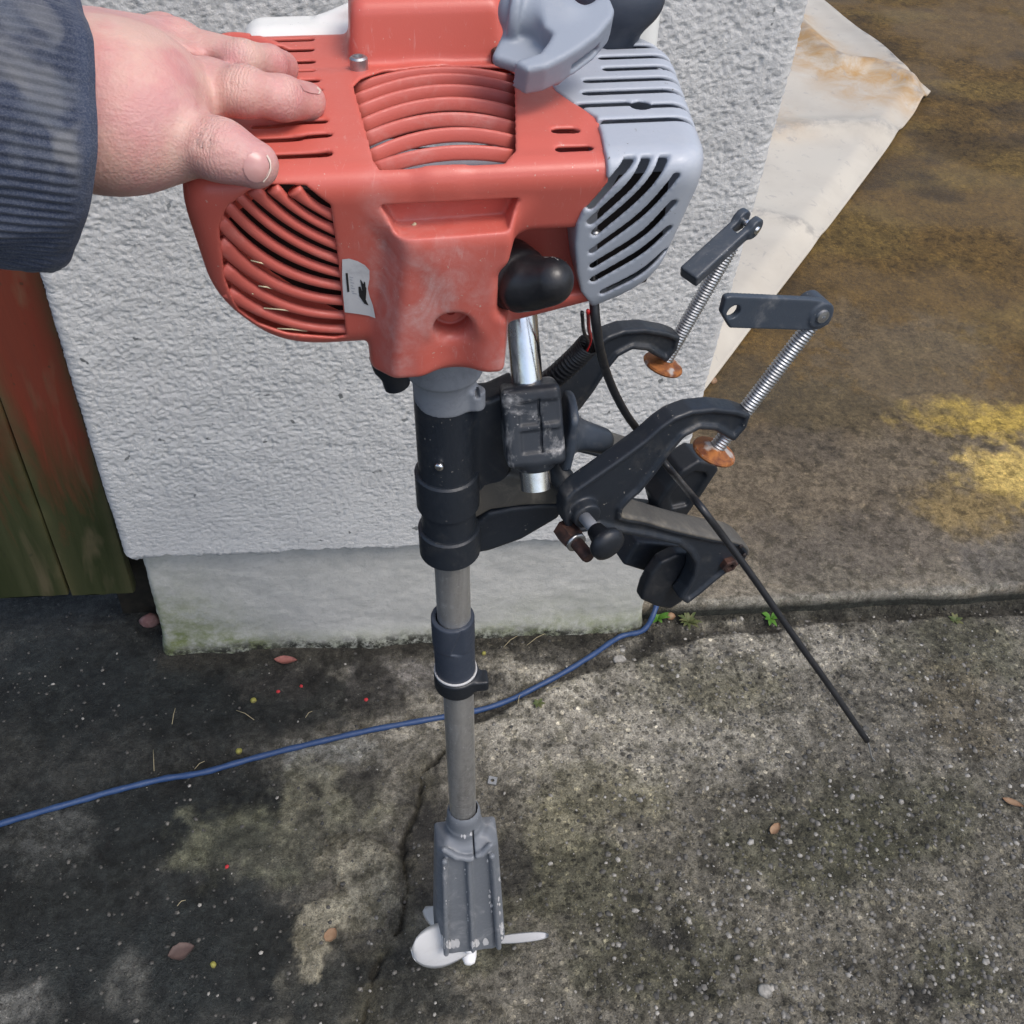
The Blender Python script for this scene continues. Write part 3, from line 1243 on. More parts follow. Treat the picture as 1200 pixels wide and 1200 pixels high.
algae = np.clip((1 - sstep(xl + Z_ * .6, .05, .30)) * (1 - .6 * sstep(Z_, .05, .22)) + .5 * (1 - sstep(Z_, .01, .06)) + .35 * sstep(xl, .42, .7) * (1 - sstep(Z_, .04, .16)), 0, 1)
soil = 1 - sstep(Z_ + .03 * (fbm(D_ * 25, Z_ * 25, 34, 4) - .5), .004, .036)
gridmesh('cement_plinth', Pw, MAT['plinth'], pillar, attrs={'algae': algae, 'soil': soil})

# ---- weathered plank gate at the left of the pillar
gate = tag(empty('plank_gate', (-.60, 1.12, .13)), 'red-brown wooden plank gate with green algae towards its bottom edge, left of the wall', 'gate')
GY = 1.118


def plank(x0, x1, z0, z1, parent, name='plank', y0=GY, th=.020, lean=0.0):
    n = 9
    m = 60
    us = np.linspace(0, 1, n)
    ws = np.linspace(0, 1, m)
    V = []
    ed = []
    prof = [(0, 1), (0, 0.15), (.012, 0)] + [(u, 0) for u in us[1:-1]] + [(.988, 0), (1, .15), (1, 1)]
    rr = random.Random(int(abs(x0) * 1e4))
    ph = rr.random() * 9
    for w_ in ws:
        z = z0 + (z1 - z0) * w_
        for (u, d) in prof:
            x = x0 + (x1 - x0) * u + .0016 * (vnoise(w_ * 14 + ph, u * 2, 71) - .5) * (1 if u in (0, 1) else 0) * 2
            y = y0 + th * d + .0022 * (vnoise(u * 3 + ph, w_ * 5, 72) - .5)
            V.append((x + lean * (z - z0), y, z + (.004 * (vnoise(u * 8 + ph, 0, 73) - .5) if w_ == 0 else 0)))
            ed.append(max(0, 1 - min(u, 1 - u) * (x1 - x0) / .016))
    k = len(prof)
    F = []
    for i in range(m - 1):
        for j in range(k - 1):
            F.append((i * k + j, i * k + j + 1, (i + 1) * k + j + 1, (i + 1) * k + j))
        F.append((i * k + k - 1, i * k, (i + 1) * k, (i + 1) * k + k - 1))
    F.append(tuple(range(k)))
    F.append(tuple(range(m * k - 1, (m - 1) * k - 1, -1)))
    o = link(name, V, F, MAT['wood'], parent, sharp=40)
    a = o.data.attributes.new('edge', 'FLOAT', 'POINT')
    a.data.foreach_set('value', np.array(ed, np.float32))
    return o


xr = -.3795
for i in range(7):
    wd = [.0965, .118, .12, .115, .12, .12, .12][i]
    plank(xr - wd, xr, .128 + (.003 if i else 0), 1.75, gate)
    xr -= wd + .0035
for z in (.30, 1.45):
    o = MB()
    a, b = xr + .01, -.384
    o.add([(a, GY + .0215, z), (b, GY + .0215, z), (b, GY + .06, z), (a, GY + .06, z), (a, GY + .0215, z + .09), (b, GY + .0215, z + .09), (b, GY + .06, z + .09), (a, GY + .06, z + .09)],
          [(0, 3, 2, 1), (4, 5, 6, 7), (0, 1, 5, 4), (1, 2, 6, 5), (2, 3, 7, 6), (3, 0, 4, 7)])
    o.build('rail', MAT['dark'], gate, smooth=False)
# dark post added so the gap beside the pillar looks shaded
backing = MB()
a, b = -.3795, -.3665
backing.add([(a - .05, GY + .065, -.02), (b, GY + .065, -.02), (b, GY + .13, -.02), (a - .05, GY + .13, -.02), (a - .05, GY + .065, 1.75), (b, GY + .065, 1.75), (b, GY + .13, 1.75), (a - .05, GY + .13, 1.75)],
         [(0, 3, 2, 1), (4, 5, 6, 7), (0, 1, 5, 4), (1, 2, 6, 5), (2, 3, 7, 6), (3, 0, 4, 7)])
tag(backing.build('added_gap_backing', MAT['dark'], loc=(-.40, GY + .09, 0), smooth=False), 'added dark post in the narrow gap between the plank gate and the wall', 'backing')


# ---- dirty creased sheet on the paving beyond the wall's corner
SZ = .075
c0 = hit(970, -2, (0, 0, SZ), np.array([0, 0, 1.0]))
c1 = hit(1093, 100, (0, 0, SZ), np.array([0, 0, 1.0]))
c2 = hit(800, 482, (0, 0, SZ), np.array([0, 0, 1.0]))
e1 = c2 - c1
e2 = (c0 - c1) * 1.6
nu, nv = 150, 110
uu, vv = np.meshgrid(np.linspace(0, 1, nu), np.linspace(0, 1, nv))
Ps = c1 + uu[..., None] * e1 + vv[..., None] * e2


def pdist(Q, pix, z):
    P = np.array([ground_at(*p, z)[:2] for p in pix])
    d = None
    for a, b in zip(P[:-1], P[1:]):
        e = b - a
        t = np.clip(((Q[..., 0] - a[0]) * e[0] + (Q[..., 1] - a[1]) * e[1]) / (e @ e), 0, 1)
        q = np.hypot(Q[..., 0] - a[0] - t * e[0], Q[..., 1] - a[1] - t * e[1])
        d = q if d is None else np.minimum(d, q)
    return d


f1 = pdist(Ps, [(925, 20), (945, 48), (965, 70), (985, 80), (1020, 84), (1062, 100), (1080, 116)], SZ)
f2 = pdist(Ps, [(965, 0), (1010, 40), (1052, 84)], SZ)
f3 = pdist(Ps, [(905, 158), (960, 150), (1050, 152)], SZ)
f4 = pdist(Ps, [(880, 250), (930, 262), (960, 268)], SZ)
hz = .035 * np.exp(-(f1 / .05) ** 2) + .02 * np.exp(-(f2 / .05) ** 2) + .022 * np.exp(-(f3 / .06) ** 2) + .010 * np.exp(-(f4 / .05) ** 2)
hz += .02 * (fbm(Ps[..., 0] * 2.2, Ps[..., 1] * 2.2, 81, 3) - .5)
Ps[..., 2] = SZ + hz - .030 * sstep(np.minimum(uu, vv), .0, .02) * 0
Ps[..., 2] -= .03 * (1 - sstep(np.minimum(uu * 2.2, vv * 1.2), 0, .10))
stain = np.clip(np.exp(-(f1 / .09) ** 2) + .8 * np.exp(-(pdist(Ps, [(945, 70), (990, 95), (1010, 110)], SZ) / .14) ** 2) + .5 * np.exp(-(pdist(Ps, [(900, 130), (910, 150)], SZ) / .1) ** 2), 0, 1)
grime = np.clip(np.exp(-(f2 / .016) ** 2) + .5 * np.exp(-(f1 / .02) ** 2) + .5 * np.exp(-(f4 / .03) ** 2) + .4 * np.exp(-(f3 / .035) ** 2), 0, 1)
sh = gridmesh('plastic_sheet', Ps, MAT['sheet'], attrs={'stain': stain, 'grime': grime})
sm_ = sh.modifiers.new('thickness', 'SOLIDIFY')
sm_.thickness = .006
tag(sh, 'off-white creased sheet with rust-brown stains, on the paving beyond the wall corner', 'sheet')

# ================================================================== MOTOR
base = E2W((.0, .0, -1.19))
base[2] = 0.0
motor = tag(empty('outboard_motor', base), 'red and pale grey petrol outboard motor on a long thin shaft, steadied by a hand', 'outboard motor')

# ---- red engine housing (metres, motor axes: x across, y away, z up, top face z = 0)
PN = nrm((0, -.118, -.033))            # outward normal of the slanted front panels
PC = float(PN @ np.array([0, -.080, -.004]))


def UP(u, v, off=0.0):
    return U(u, v, PN, PC + off)


def body_planes(off=0.0):
    return [((0, 0, 1), (0, 0, off)), (PN, np.array([0, -.080, -.004]) + PN * off), ((0, 1, 0), (0, .118, 0)),
            ((-1, 0, -.02), (-.1305, 0, 0)), ((-1, 0, -.9), (-.124, 0, -.094)), ((0, 0, -1), (0, 0, -.1265))]


def bound_top(y):
    return np.interp(y, [-.078, -.070, -.050, -.030, -.010, .005, .02, .06, .12], [.0805, .0805, .0825, .0835, .0735, .0675, .066, .063, .06])


FRQ = [UP(u, v) for u, v in ((712, 188), (711, 205), (706, 219), (694, 233), (682, 246), (675, 262), (673, 285), (675, 318), (680, 340), (690, 353), (694, 362), (697, 380))]
fz = np.array([q[2] for q in FRQ])[::-1]
fx = np.array([q[0] for q in FRQ])[::-1]

s = Solid((-.138, -.095, -.142), (.135, .125, .036), .00105)
s.op(s.planes(body_planes() + [((1, 0, 0), (.02, 0, 0))], .018), lo=(-.14, -.1, -.13), hi=(.03, .12, .01))
# right half, under the grey cover
s.op(s.planes([((0, 0, 1), (0, 0, 0)), (PN, (0, -.080, -.004)), ((0, 1, 0), (0, .10, 0)), ((1, 0, -.12), (.122, 0, 0)), ((.28, 0, -.96), (.034, 0, -.118)), ((-1, 0, 0), (-.02, 0, 0))], .016), k=.003)
# centre bulge and its shoulders
ch = nrm(np.cross((1, 0, 0), np.array([0, -.0835, -.036]) - np.array([0, -.060, 0])))
if ch[2] < 0:
    ch = -ch
fr = nrm(np.cross((1, 0, 0), np.array([0, -.0665, -.134]) - np.array([0, -.0835, -.036])))
if fr[1] > 0:
    fr = -fr


def facet(a, b, c, side):
    n = nrm(np.cross(np.array(b) - a, np.array(c) - a))
    return (n if n[0] * side > 0 else -n, np.array(a))


bul = [((0, 0, 1), (0, 0, -.015)), (ch, (0, -.060, 0)), (fr, (0, -.0835, -.036)), ((0, -.25, -.97), (0, -.0665, -.1345)), ((0, 1, 0), (0, .05, 0))]
sideL = facet((-.0285, -.072, -.04), (-.0300, -.072, -.13), (-.047, -.045, -.08), -1)
sideR = facet((.0350, -.072, -.04), (.0305, -.072, -.13), (.038, -.045, -.08), 1)
s.op(s.planes(bul[:4] + [sideL, sideR, ((0, 1, 0), (0, .0, 0)), ((-1, 0, 0), (-.047, 0, 0)), ((1, 0, 0), (.042, 0, 0))], .0038), k=.0028)
wedL = facet((-.0525, -.072, -.003), (-.0285, -.072, -.042), (-.066, -.045, -.006), -1)
wedR = facet((.0580, -.072, -.003), (.0345, -.072, -.042), (.072, -.045, -.006), 1)
s.op(s.planes([((0, 0, 1), (0, 0, .0004))] + bul[1:3] + [wedL, wedR, ((0, 1, 0), (0, .05, 0))], .013), k=.006)
# raised block at the back of the top face
s.op(s.planes([((0, 0, 1), (0, 0, .0335)), ((0, -1, .16), (0, .054, 0)), ((-1, 0, .10), (-.0445, 0, 0)), ((1, 0, .10), (.0485, 0, 0)), ((0, 1, 0), (0, .118, 0)), ((0, 0, -1), (0, 0, -.02))], .009), k=.004)
# curved rib round the top-left corner
s.chain(spline([UZ(254, 50, -.002), UZ(272, 45, .0005), UZ(296, 47, .001), UZ(318, 54, .0), UZ(336, 63, -.002)], 5), [.0024] * 21, k=.003)
# hollow in the chamfer
hp = [(444, 233), (608, 225), (609, 232), (598, 272), (592, 275), (470, 285), (462, 281), (445, 244)]
cc = float(ch @ np.array([0, -.060, 0]))
hq = [U(u, v, ch, cc) for u, v in hp]
hq2 = np.array([(q[0], q[2]) for q in hq])
s.op(lambda X, Y, Z: smax(poly2(X, Z, hq2) + .0012, (Y + .0660 + .12 * (Z + .018)), .002) + 0 * X, 'cut', .0010, (-.05, -.12, -.06), (.06, -.05, -.004))
# screw hole low on the bulge
q = UY(531, 384, -.0715)
s.cyl(q + (0, -.03, 0), q + (0, .020, 0), .0108, 'cut', .004)
s.cone(q + (0, -.006, -.016), q + (0, -.002, -.04), .014, .014, 'cut', .010)
# cavity on the right of the bulge for the spark plug cap
s.box((.059, -.075, -.066), (.0245, .034, .024), 'cut', .006, rd=.012)
s.box((.041, -.070, -.074), (.014, .028, .018), 'cut', .006, rd=.008)
s.op(lambda X, Y, Z: (bound_top(np.clip(Y, -.07, .12)) + .0015 - X) * -1.0 + 0 * Z - np.where(Z < -.012, np.interp(Z, fz, fx) - bound_top(np.clip(Y, -.07, .12)), 0), 'isect', .001)
s.f = smax(s.f, -(s.f + .0022), .0004)
# large opening of the left vent
vent = [(358, 222), (387, 241), (394, 290), (405, 394), (393, 397), (335, 391), (302, 382), (280, 366), (264, 330), (257, 268), (266, 243), (290, 228), (312, 222)]
vq = [UP(u, v) for u, v in vent]
s.op(lambda X, Y, Z: np.maximum(poly2(X, Z, np.array([(q[0], q[2]) for q in vq])), np.maximum(Y + .034, -.10 - Y)) + 0 * (X + Y + Z), 'cut', .0012, lo=(-.13, -.1, -.13), hi=(-.04, -.03, 0))
# louvre opening in the top face
lq = [UZ(u, v, 0) for u, v in ((415, 103), (424, 94), (450, 84), (520, 77), (590, 79), (602, 88), (603, 176), (590, 184), (520, 190), (445, 193), (438, 186))]
for i in (7, 8, 9):
    lq[i][1] = lq[8][1]
s.prism([(q[0], q[1]) for q in lq], 2, -.0135, .02, 'cut', .002)
# thin slots of the top face
for (a, b) in (((300, 186), (383, 178)), ((300, 167), (383, 158)), ((300, 151), (378, 142)), ((300, 127), (374, 118)), ((300, 113), (372, 107)), ((300, 101), (369, 96)),
               ((306, 87), (365, 83)), ((306, 75), (364, 71)), ((300, 61), (363, 57)), ((300, 49), (363, 45))):
    p, q = UZ(*a, 0), UZ(*b, 0)
    ym = (p[1] + q[1]) / 2
    s.slot([(p[0], ym), (q[0], ym)], 2, -.012, .01, .0027)
for a, b in (((653, 156), (672, 154)), ((658, 174), (688, 173))):
    p, q = UZ(*a, 0), UZ(*b, 0)
    ym = (p[1] + q[1]) / 2
    s.slot([(p[0], ym), (q[0], ym)], 2, -.012, .01, .0032)
shell = s.build('engine_housing', MAT['red'], motor, relax=1)
# wear mask: chalky scuffing on the bulge's front
co = np.empty(len(shell.data.vertices) * 3, np.float32)
shell.data.vertices.foreach_get('co', co)
P = toE(co.reshape(-1, 3) + np.array(wpos(shell)))
wv = np.exp(-((P[:, 0] + .012) / .030) ** 2 - ((P[:, 2] + .072) / .035) ** 2) * (P[:, 1] < -.055)
wv = np.maximum(wv, .9 * np.exp(-((P[:, 0] + .034) / .008) ** 2 - ((P[:, 2] + .07) / .055) ** 2) * (P[:, 1] < -.045))
wv = np.maximum(wv, .6 * np.exp(-((P[:, 2] + .118) / .018) ** 2 - ((np.abs(P[:, 0]) - .03) / .01) ** 2) * (P[:, 1] < -.03))
a = shell.data.attributes.new('wear', 'FLOAT', 'POINT')
a.data.foreach_set('value', wv.astype(np.float32))
shell_bvh = bvh_of(shell)

# fan housing seen through the left vent
bk = [UP(u, v, -.030) for u, v in ((330, 214), (402, 232), (416, 372), (372, 352), (318, 318), (268, 262))]
V = [E2W(q) for q in bk] + [E2W(q - PN * .004) for q in bk]
n = len(bk)
link('vent_backing', V, [tuple(range(n)), tuple(range(2 * n - 1, n - 1, -1))] + [(i, n + i, n + (i + 1) % n, (i + 1) % n) for i in range(n)], MAT['inner'], shell, smooth=False)

SL = [[(360, 225), (386, 242)], [(335, 224), (389, 260)], [(314, 225), (392, 277)], [(292, 230), (394, 295)], [(277, 237), (396, 312)], [(264, 251), (399, 327)],
      [(262, 276), (400, 343)], [(268, 306), (402, 361)], [(272, 334), (405, 377)], [(279, 360), (407, 393)]]
SAG = [1, 3, 5, 7, 10, 14, 15, 14, 12, 10]


def arc(a, b, sag, n=14):
    a = np.array(a, float)
    b = np.array(b, float)
    d = b - a
    nn = np.array([-d[1], d[0]])
    nn /= np.linalg.norm(nn)
    t = np.linspace(0, 1, n)
    return [a + d * x + nn * sag * 4 * x * (1 - x) for x in t]


for i in range(len(SL) - 1):
    A_ = arc(*SL[i], SAG[i])
    B_ = arc(*SL[i + 1], SAG[i + 1])
    mid = [(p + q) / 2 for p, q in zip(A_, B_)]
    mid = [mid[0] + (mid[0] - mid[2]) * .55] + mid + [mid[-1] + (mid[-1] - mid[-3]) * .75]
    gap = [np.linalg.norm(p - q) for p, q in zip(A_, B_)]
    gap = np.array([gap[0]] + gap + [gap[-1]])
    hw = gap * .5 * .415 * 1e-3 * np.where(np.arange(len(gap)) < 2, .76, .70)
    V, F = ribbon([E2W(UP(*p, -.0040)) for p in mid], E2W(PN) - EO, hw, .0026, 12, 2.6)
    link('slat', V, F, MAT['red_rib'], shell)
link('slat', *ribbon([E2W(UP(*p, -.0040)) for p in arc((258, 246), (262, 270), 0, 4)], E2W(PN) - EO, .0016, .0024, 10), MAT['red_rib'], shell)

# louvre blades of the top face
for i, (vl, vr, vm, ul, ur) in enumerate(((99, 89, 79, 413, 603), (112, 99, 87, 414, 603), (126, 112, 100, 416, 604), (142, 127, 115, 420, 605), (158, 144, 133, 424, 605), (178, 160, 151, 430, 605), (192, 176, 172, 436, 603))):
    l, r_, m = UZ(ul, vl, -.0035), UZ(ur, vr, -.0035), UZ((ul + ur) / 2, vm, .0015)
    ts = np.linspace(-1, 1, 15)
    top = np.array([m + (r_ - l) / 2 * t + ((l + r_) / 2 - m) * t * t for t in ts])
    top[:, 2] = .0018 - .0052 * ts ** 2
    nor = nrm((0, -.80, .60))
    cen = top + np.array([0, -.0006, -.0036])
    V, F = ribbon([E2W(p) for p in cen], E2W(np.array([0, -.97, .22])) - EO, .0038, .0012, 12, 3)
    link('slat', V, F, MAT['red_rib'], shell)
# bright cylinder fins seen between the blades
fin = MB()
for i in range(4):
    y = -.062 + .016 * i
    fin.add(*ribbon([E2W((-.036, y, -.013 - .001 * i)), E2W((.040, y, -.013 - .001 * i))], EZ, .0055, .0012, 8))
fin.build('cooling_fins', MAT['casting'], shell)

# pale grey muffler cover with its own vents
sg = Solid((.05, -.092, -.118), (.172, .128, .014), .00095)
OF = .0022
sg.op(sg.planes([((0, 0, 1), (0, 0, OF + .0004)), (PN, np.array([0, -.080, -.004]) + PN * OF), ((.978, -.10, -.185), (.1385, -.055, 0)), ((.82, .57, -.1), (.152, .066, 0)), ((.46, 0, -.89), (.088, 0, -.1065)), ((0, 1, 0), (0, .108, 0))], .018))


def keep(X, Y, Z):
    bt = bound_top(Y)
    bf = np.interp(Z, fz, fx)
    b = np.where(Z > -.012, np.where(Y < -.066, .0805, bt), bf)
    return (b - X) * .8 + 0 * (X + Y + Z)


sg.op(keep, 'isect', .0014)
sg.f = smax(sg.f, -(sg.f + .0021), .0004)
for a, b in (((712, 54), (797, 54)), ((706, 66), (802, 66)), ((711, 79), (804, 79)), ((688, 92), (808, 93)), ((687, 106), (811, 107)), ((675, 122), (734, 122)), ((767, 122), (813, 123)), ((703, 139), (813, 141))):
    p, q = UZ(*a, OF), UZ(*b, OF)
    ym = (p[1] + q[1]) / 2
    sg.slot([(p[0], ym), (q[0], ym)], 2, -.012, .02, .0031, k=.0006)
q = UZ(751, 123, OF)
sg.cyl(q + (0, 0, -.010), q + (0, 0, .01), .0058, 'cut', .0008)
gs = [[(743, 194), (718, 214), (692, 242)], [(765, 190), (735, 222), (693, 260)], [(785, 190), (745, 233), (698, 273)], [(793, 208), (752, 252), (694, 295)], [(789, 239), (752, 276), (695, 312)],
      [(784, 270), (748, 298), (696, 328)], [(780, 300), (748, 322), (707, 343)], [(777, 323), (760, 337), (737, 349)], [(775, 343), (745, 354), (710, 364)]]
for i, g in enumerate(gs):
    pts = [UP(*p, OF) for p in spline(g, 5)]
    sg.slot([(p[0], p[2]) for p in pts], 1, -.12, -.028, [.0024, .0023, .0023, .0018, .0020, .0021, .0020, .0018, .0014][i], k=.0008, lim=(PN, PC + OF - .0085))
cover = sg.build('muffler_cover', MAT['grey'], motor)
vb = MB()
bq = [UP(u, v, -.016) for u, v in ((725, 205), (785, 200), (775, 290), (757, 330), (716, 345), (700, 325), (700, 250))]
vb.add([E2W(q) for q in bq], [tuple(range(len(bq)))])
vb.build('vent_backing', MAT['inner'], cover, smooth=False)
q = UP(697, 274, -.004)
link('screw', *lathe([(.0035, 0), (.0035, .002), (.0028, .003)], E2W(q), E2W(PN) - EO, 14), MAT['steel'], cover, sharp=30)

# sticker on the left of the bulge
PLN = (E2W((0, -.080, -.004)), PN @ FE)
st = [(401, 304), (409, 303), (419, 306), (428, 311), (433, 317), (433, 327), (431, 338), (433, 347), (437, 358), (440, 373), (432, 370), (420, 368), (404, 366), (402, 345), (401, 325)]
link('sticker', *drape(shell_bvh, st, .0011, 6, (418, 338), PLN), MAT['paper'], shell)
sk = MB()
sk.add(*drape(shell_bvh, [(405, 320), (407.5, 320), (409.5, 342), (407, 342.5)], .0015, 3, None, PLN))
sk.add(*drape(shell_bvh, [(420, 336), (422.5, 336), (424, 341), (425.5, 339), (424, 332), (422, 328), (423, 328), (426, 333), (426.5, 330), (428, 331), (428.5, 336), (429.5, 338), (429, 348), (428.5, 352), (432, 358), (427, 356), (421, 347)], .0015, 3, (425.5, 345)))
sk.build('print', MAT['ink'], bpy.data.objects['sticker'], smooth=False)
sk = MB()
for (x0, y0, x1, y1) in ((409.5, 324, 414, 325), (409.8, 327, 413, 328), (411, 330.5, 415, 331.5), (411, 334, 414, 335), (411.5, 337, 416, 338), (412, 340.5, 415, 341.5), (413, 343, 418, 344)):
    sk.add(*drape(shell_bvh, [(x0, y0), (x1, y0 + 1), (x1, y1 + 1), (x0, y1)], .0014, 1))
sk.build('faded_print', MAT['ink_pale'], bpy.data.objects['sticker'], smooth=False)
# bits of straw caught in the vent
for a, b in (((294, 305), (317, 312)), ((303, 335), (322, 339)), ((309, 361), (353, 366)), ((293, 343), (299, 346)), ((325, 385), (360, 388))):
    link('straw_bit', *tube([E2W(UP(*a, -.0025)), E2W(UP((a[0] + b[0]) / 2, (a[1] + b[1]) / 2 - .6, -.0015)), E2W(UP(*b, -.003))], .00042, 6), MAT['straw'], shell)
link('paint_fleck', *drape(shell_bvh, [(388, 344), (391, 342), (397, 343), (399, 346), (394, 349), (389, 348)], .004, 2), MAT['paper'], shell)

# screws of the raised block, screw in the bulge
for u, v, mt in ((421, 79, 'steel'), (586, 70, 'rustbolt')):
    p = UZ(u, v, .002)
    V, F = lathe([(.0052, -.0012), (.0052, .0052), (.0040, .0062), (.0026, .0062), (.0022, .0040)], E2W(p), EZ, 18)
    link('screw', V, F, MAT[mt], shell, sharp=30)
q = UY(531, 384, -.0715)
link('screw', *lathe([(.0075, 0), (.0072, .004), (.003, .0045), (.0028, .002)], E2W(q + (.0, .0185, .002)), -EY, 16), MAT['red_rib'], shell, sharp=30)
link('debris', *tube([E2W(UY(482, 265, -.0675)), E2W(UY(487, 262, -.069))], .0008, 6), MAT['straw'], shell)

# spark plug cap in the cavity
sb = Solid((.025, -.105, -.11), (.092, -.025, -.035), .0010)
q0, q1, q2 = UY(606, 334, -.058), UY(622, 330, -.068), UY(646, 328, -.076)
sb.cyl(q0 + (-.007, .012, .005), q0 + (.002, -.006, .005), .0185, rd=.004)
sb.cyl(q0 + (.0, -.004, .005), q0 + (.005, -.011, .0045), .0155, k=.001, rd=.003)
sb.cone(q1, q2, .0140, .0122, k=.005)
sb.cone(q1 + (-.002, 0, -.004), q1 + (.012, -.002, -.003), .011, .009, k=.008)
plug = sb.build('spark_plug_cap', MAT['rubber'], motor)
pb = bvh_of(plug)
link('cap_glint', *drape(pb, [(634, 300), (640, 297), (650, 297), (658, 299), (660, 303), (655, 305), (647, 301), (639, 302)], .0006, 3, (648, 299.5)), MAT['chip'], plug)  # pale patch painting the highlight on top of the cap

# recoil starter handle
sh_ = Solid((.02, -.07, -.01), (.16, .13, .075), .0012)
hn = nrm((.0, -.42, .90))
hc = float(hn @ UZ(640, 80, .030))
e_u = nrm((1, 0, 0))
e_v = np.cross(hn, e_u)


def UH(u, v, off=0.0):
    q = U(u, v, hn, hc + off)
    return q


hpoly = [(602, 76), (612, 71), (632, 65), (642, 52), (647, 42), (636, 34), (632, 8), (640, -5), (655, -2), (662, 6), (672, 11), (685, 10), (695, 4), (706, -6), (716, 4), (720, 15), (717, 25), (700, 45), (680, 60), (660, 72), (640, 82), (618, 86)]
hq = np.array([((q := UH(u, v)) @ e_u, q @ e_v) for u, v in hpoly])


def fnh(X, Y, Z):
    a = X * e_u[0] + Y * e_u[1] + Z * e_u[2]
    b = X * e_v[0] + Y * e_v[1] + Z * e_v[2]
    c = X * hn[0] + Y * hn[1] + Z * hn[2] - (hc - .0065)
    d = poly2(a, b, hq) + .0022
    h = np.abs(c) - .0090 + .0022
    return np.minimum(np.maximum(d, h), 0) + np.sqrt(np.maximum(d, 0) ** 2 + np.maximum(h, 0) ** 2) - .0022


sh_.op(fnh, k=0)
a, b = UH(655, 22, -.008), UH(612, 14, -.008)
sh_.cone(a, b, .0118, .0128, k=.008)
sh_.cyl(b + (b - a) * .0, b + (b - a) * .30, .0165, k=.002, rd=.002)
q = UH(697, 62, -.005)
sh_.box(q + hn * -.006 + (0, -.004, 0), (.0105, .010, .0025), 'cut', .001, rot_to(hn, (.75, .66, .1)))
sh_.box(UH(624, 66, -.016), (.019, .012, .004), 'add', .003, rot_to(hn, (.4, .9, .0)), .003)
sh_.build('pull_handle', MAT['handle'], motor)
# dark air filter knob behind the handle
sk_ = Solid((.08, .03, -.01), (.20, .16, .09), .0016)
q = UZ(722, 8, .022)
sk_.ell(q + (0, .006, .004), (.030, .026, .022))
sk_.cyl(q + (-.004, .01, -.028), q + (0, .006, .004), .020, k=.006)
sk_.build('filter_knob', MAT['slate'], motor)
# white tank behind the housing
stk = Solid((-.15, .09, -.07), (.17, .185, .022), .002)
stk.box((-.040, .136, -.038), (.072, .020, .036), 'add', 0, None, .014)
stk.box((.05, .130, -.040), (.09, .016, .030), 'add', .004, None, .012)
stk.box((.135, .122, -.012), (.018, .016, .026), 'add', .006, None, .012)
stk.cyl((-.062, .138, -.006), (-.040, .138, .002), .006, k=.004)
stk.build('fuel_tank', MAT['tank'], motor)
link('block_side', *tube([E2W((.0535, .075, -.012)), E2W((.0535, .075, .032))], .010, 10), MAT['red_rib'], shell)
# rubber lever under the left half
link('lever_stop', *lathe([(.006, 0), (.010, .003), (.0105, .012), (.008, .020), (.0085, .028), (.004, .031)], E2W(UY(449, 410, -.035)), nrm(-EZ + .25 * EX), 16), MAT['blackp'], motor, sharp=40)

# ---- clutch casing, swivel tube and arms
sc = Solid((-.04, -.05, -.215), (.05, .045, -.10), .0012)
sc.cone((0, 0, -.12), (0, 0, -.165), .0262, .0262)
sc.cyl((0, 0, -.130), (0, 0, -.1785), .0262, rd=.002)
sc.cyl((-.0005, 0, -.17), (-.0005, 0, -.2045), .0212, k=.006, rd=.002)
sc.cyl((.0205, -.012, -.188), (.0205, -.012, -.203), .0058, k=.005, rd=.001)
sc.cyl((.0205, -.03, -.190), (.0205, .0, -.190), .0018, 'cut')
sc.build('clutch_casing', MAT['casting'], motor)

S_ = Solid((-.035, -.05, -.36), (.12, .075, -.195), .0014)
S_.cyl((-.001, 0, -.198), (-.001, 0, -.345), .0208)
# web from the swivel tube to the handle-bar clamp
S_.prism([(-.010, -.206), (.030, -.205), (.046, -.197), (.052, -.206), (.050, -.258), (.042, -.286), (.02, -.292), (-.010, -.292)], 1, -.004, .020, k=.006, rd=.004)
swivel = S_.build('swivel_tube', MAT['black'], motor)
for z0, z1, r in ((-.268, -.3045, .0238), (-.3260, -.3560, .0240)):
    link('collar', *lathe([(.019, z0), (r - .0015, z0), (r, z0 - .0015), (r, z1 + .003), (r - .003, z1), (.019, z1)], E2W((-.001, 0, 0)), EZ, 40), MAT['black'], swivel, sharp=30)
link('grease_screw', *lathe([(.0032, 0), (.0032, .004), (.002, .0048)], E2W((-.0065, -.0195, -.2455)), nrm(-EY * .9 - EX * .3), 12), MAT['chrome'], swivel)
for ol, y0, y1 in (([(545, 563), (600, 553), (662, 572), (664, 590), (612, 592), (575, 597), (548, 612)], -.004, .024), ([(545, 655), (575, 649), (612, 636), (655, 611), (664, 594), (640, 594), (600, 598), (572, 604), (545, 628)], .0, .026)):
    qs = [UY(u, v, -.002) for u, v in ol]
    qs = np.array([(q[0], q[2]) for q in qs])
    sa = Solid((qs[:, 0].min() - .01, y0 - .01, qs[:, 1].min() - .01), (qs[:, 0].max() + .01, y1 + .01, qs[:, 1].max() + .01), .0012)
    sa.prism(qs, 1, y0, y1, 'add', 0, .004)
    sa.build('swivel_arm', MAT['skylit_worn' if y0 < 0 else 'black'], swivel)  # upper arm: its sky-lit top is put into the paler colour
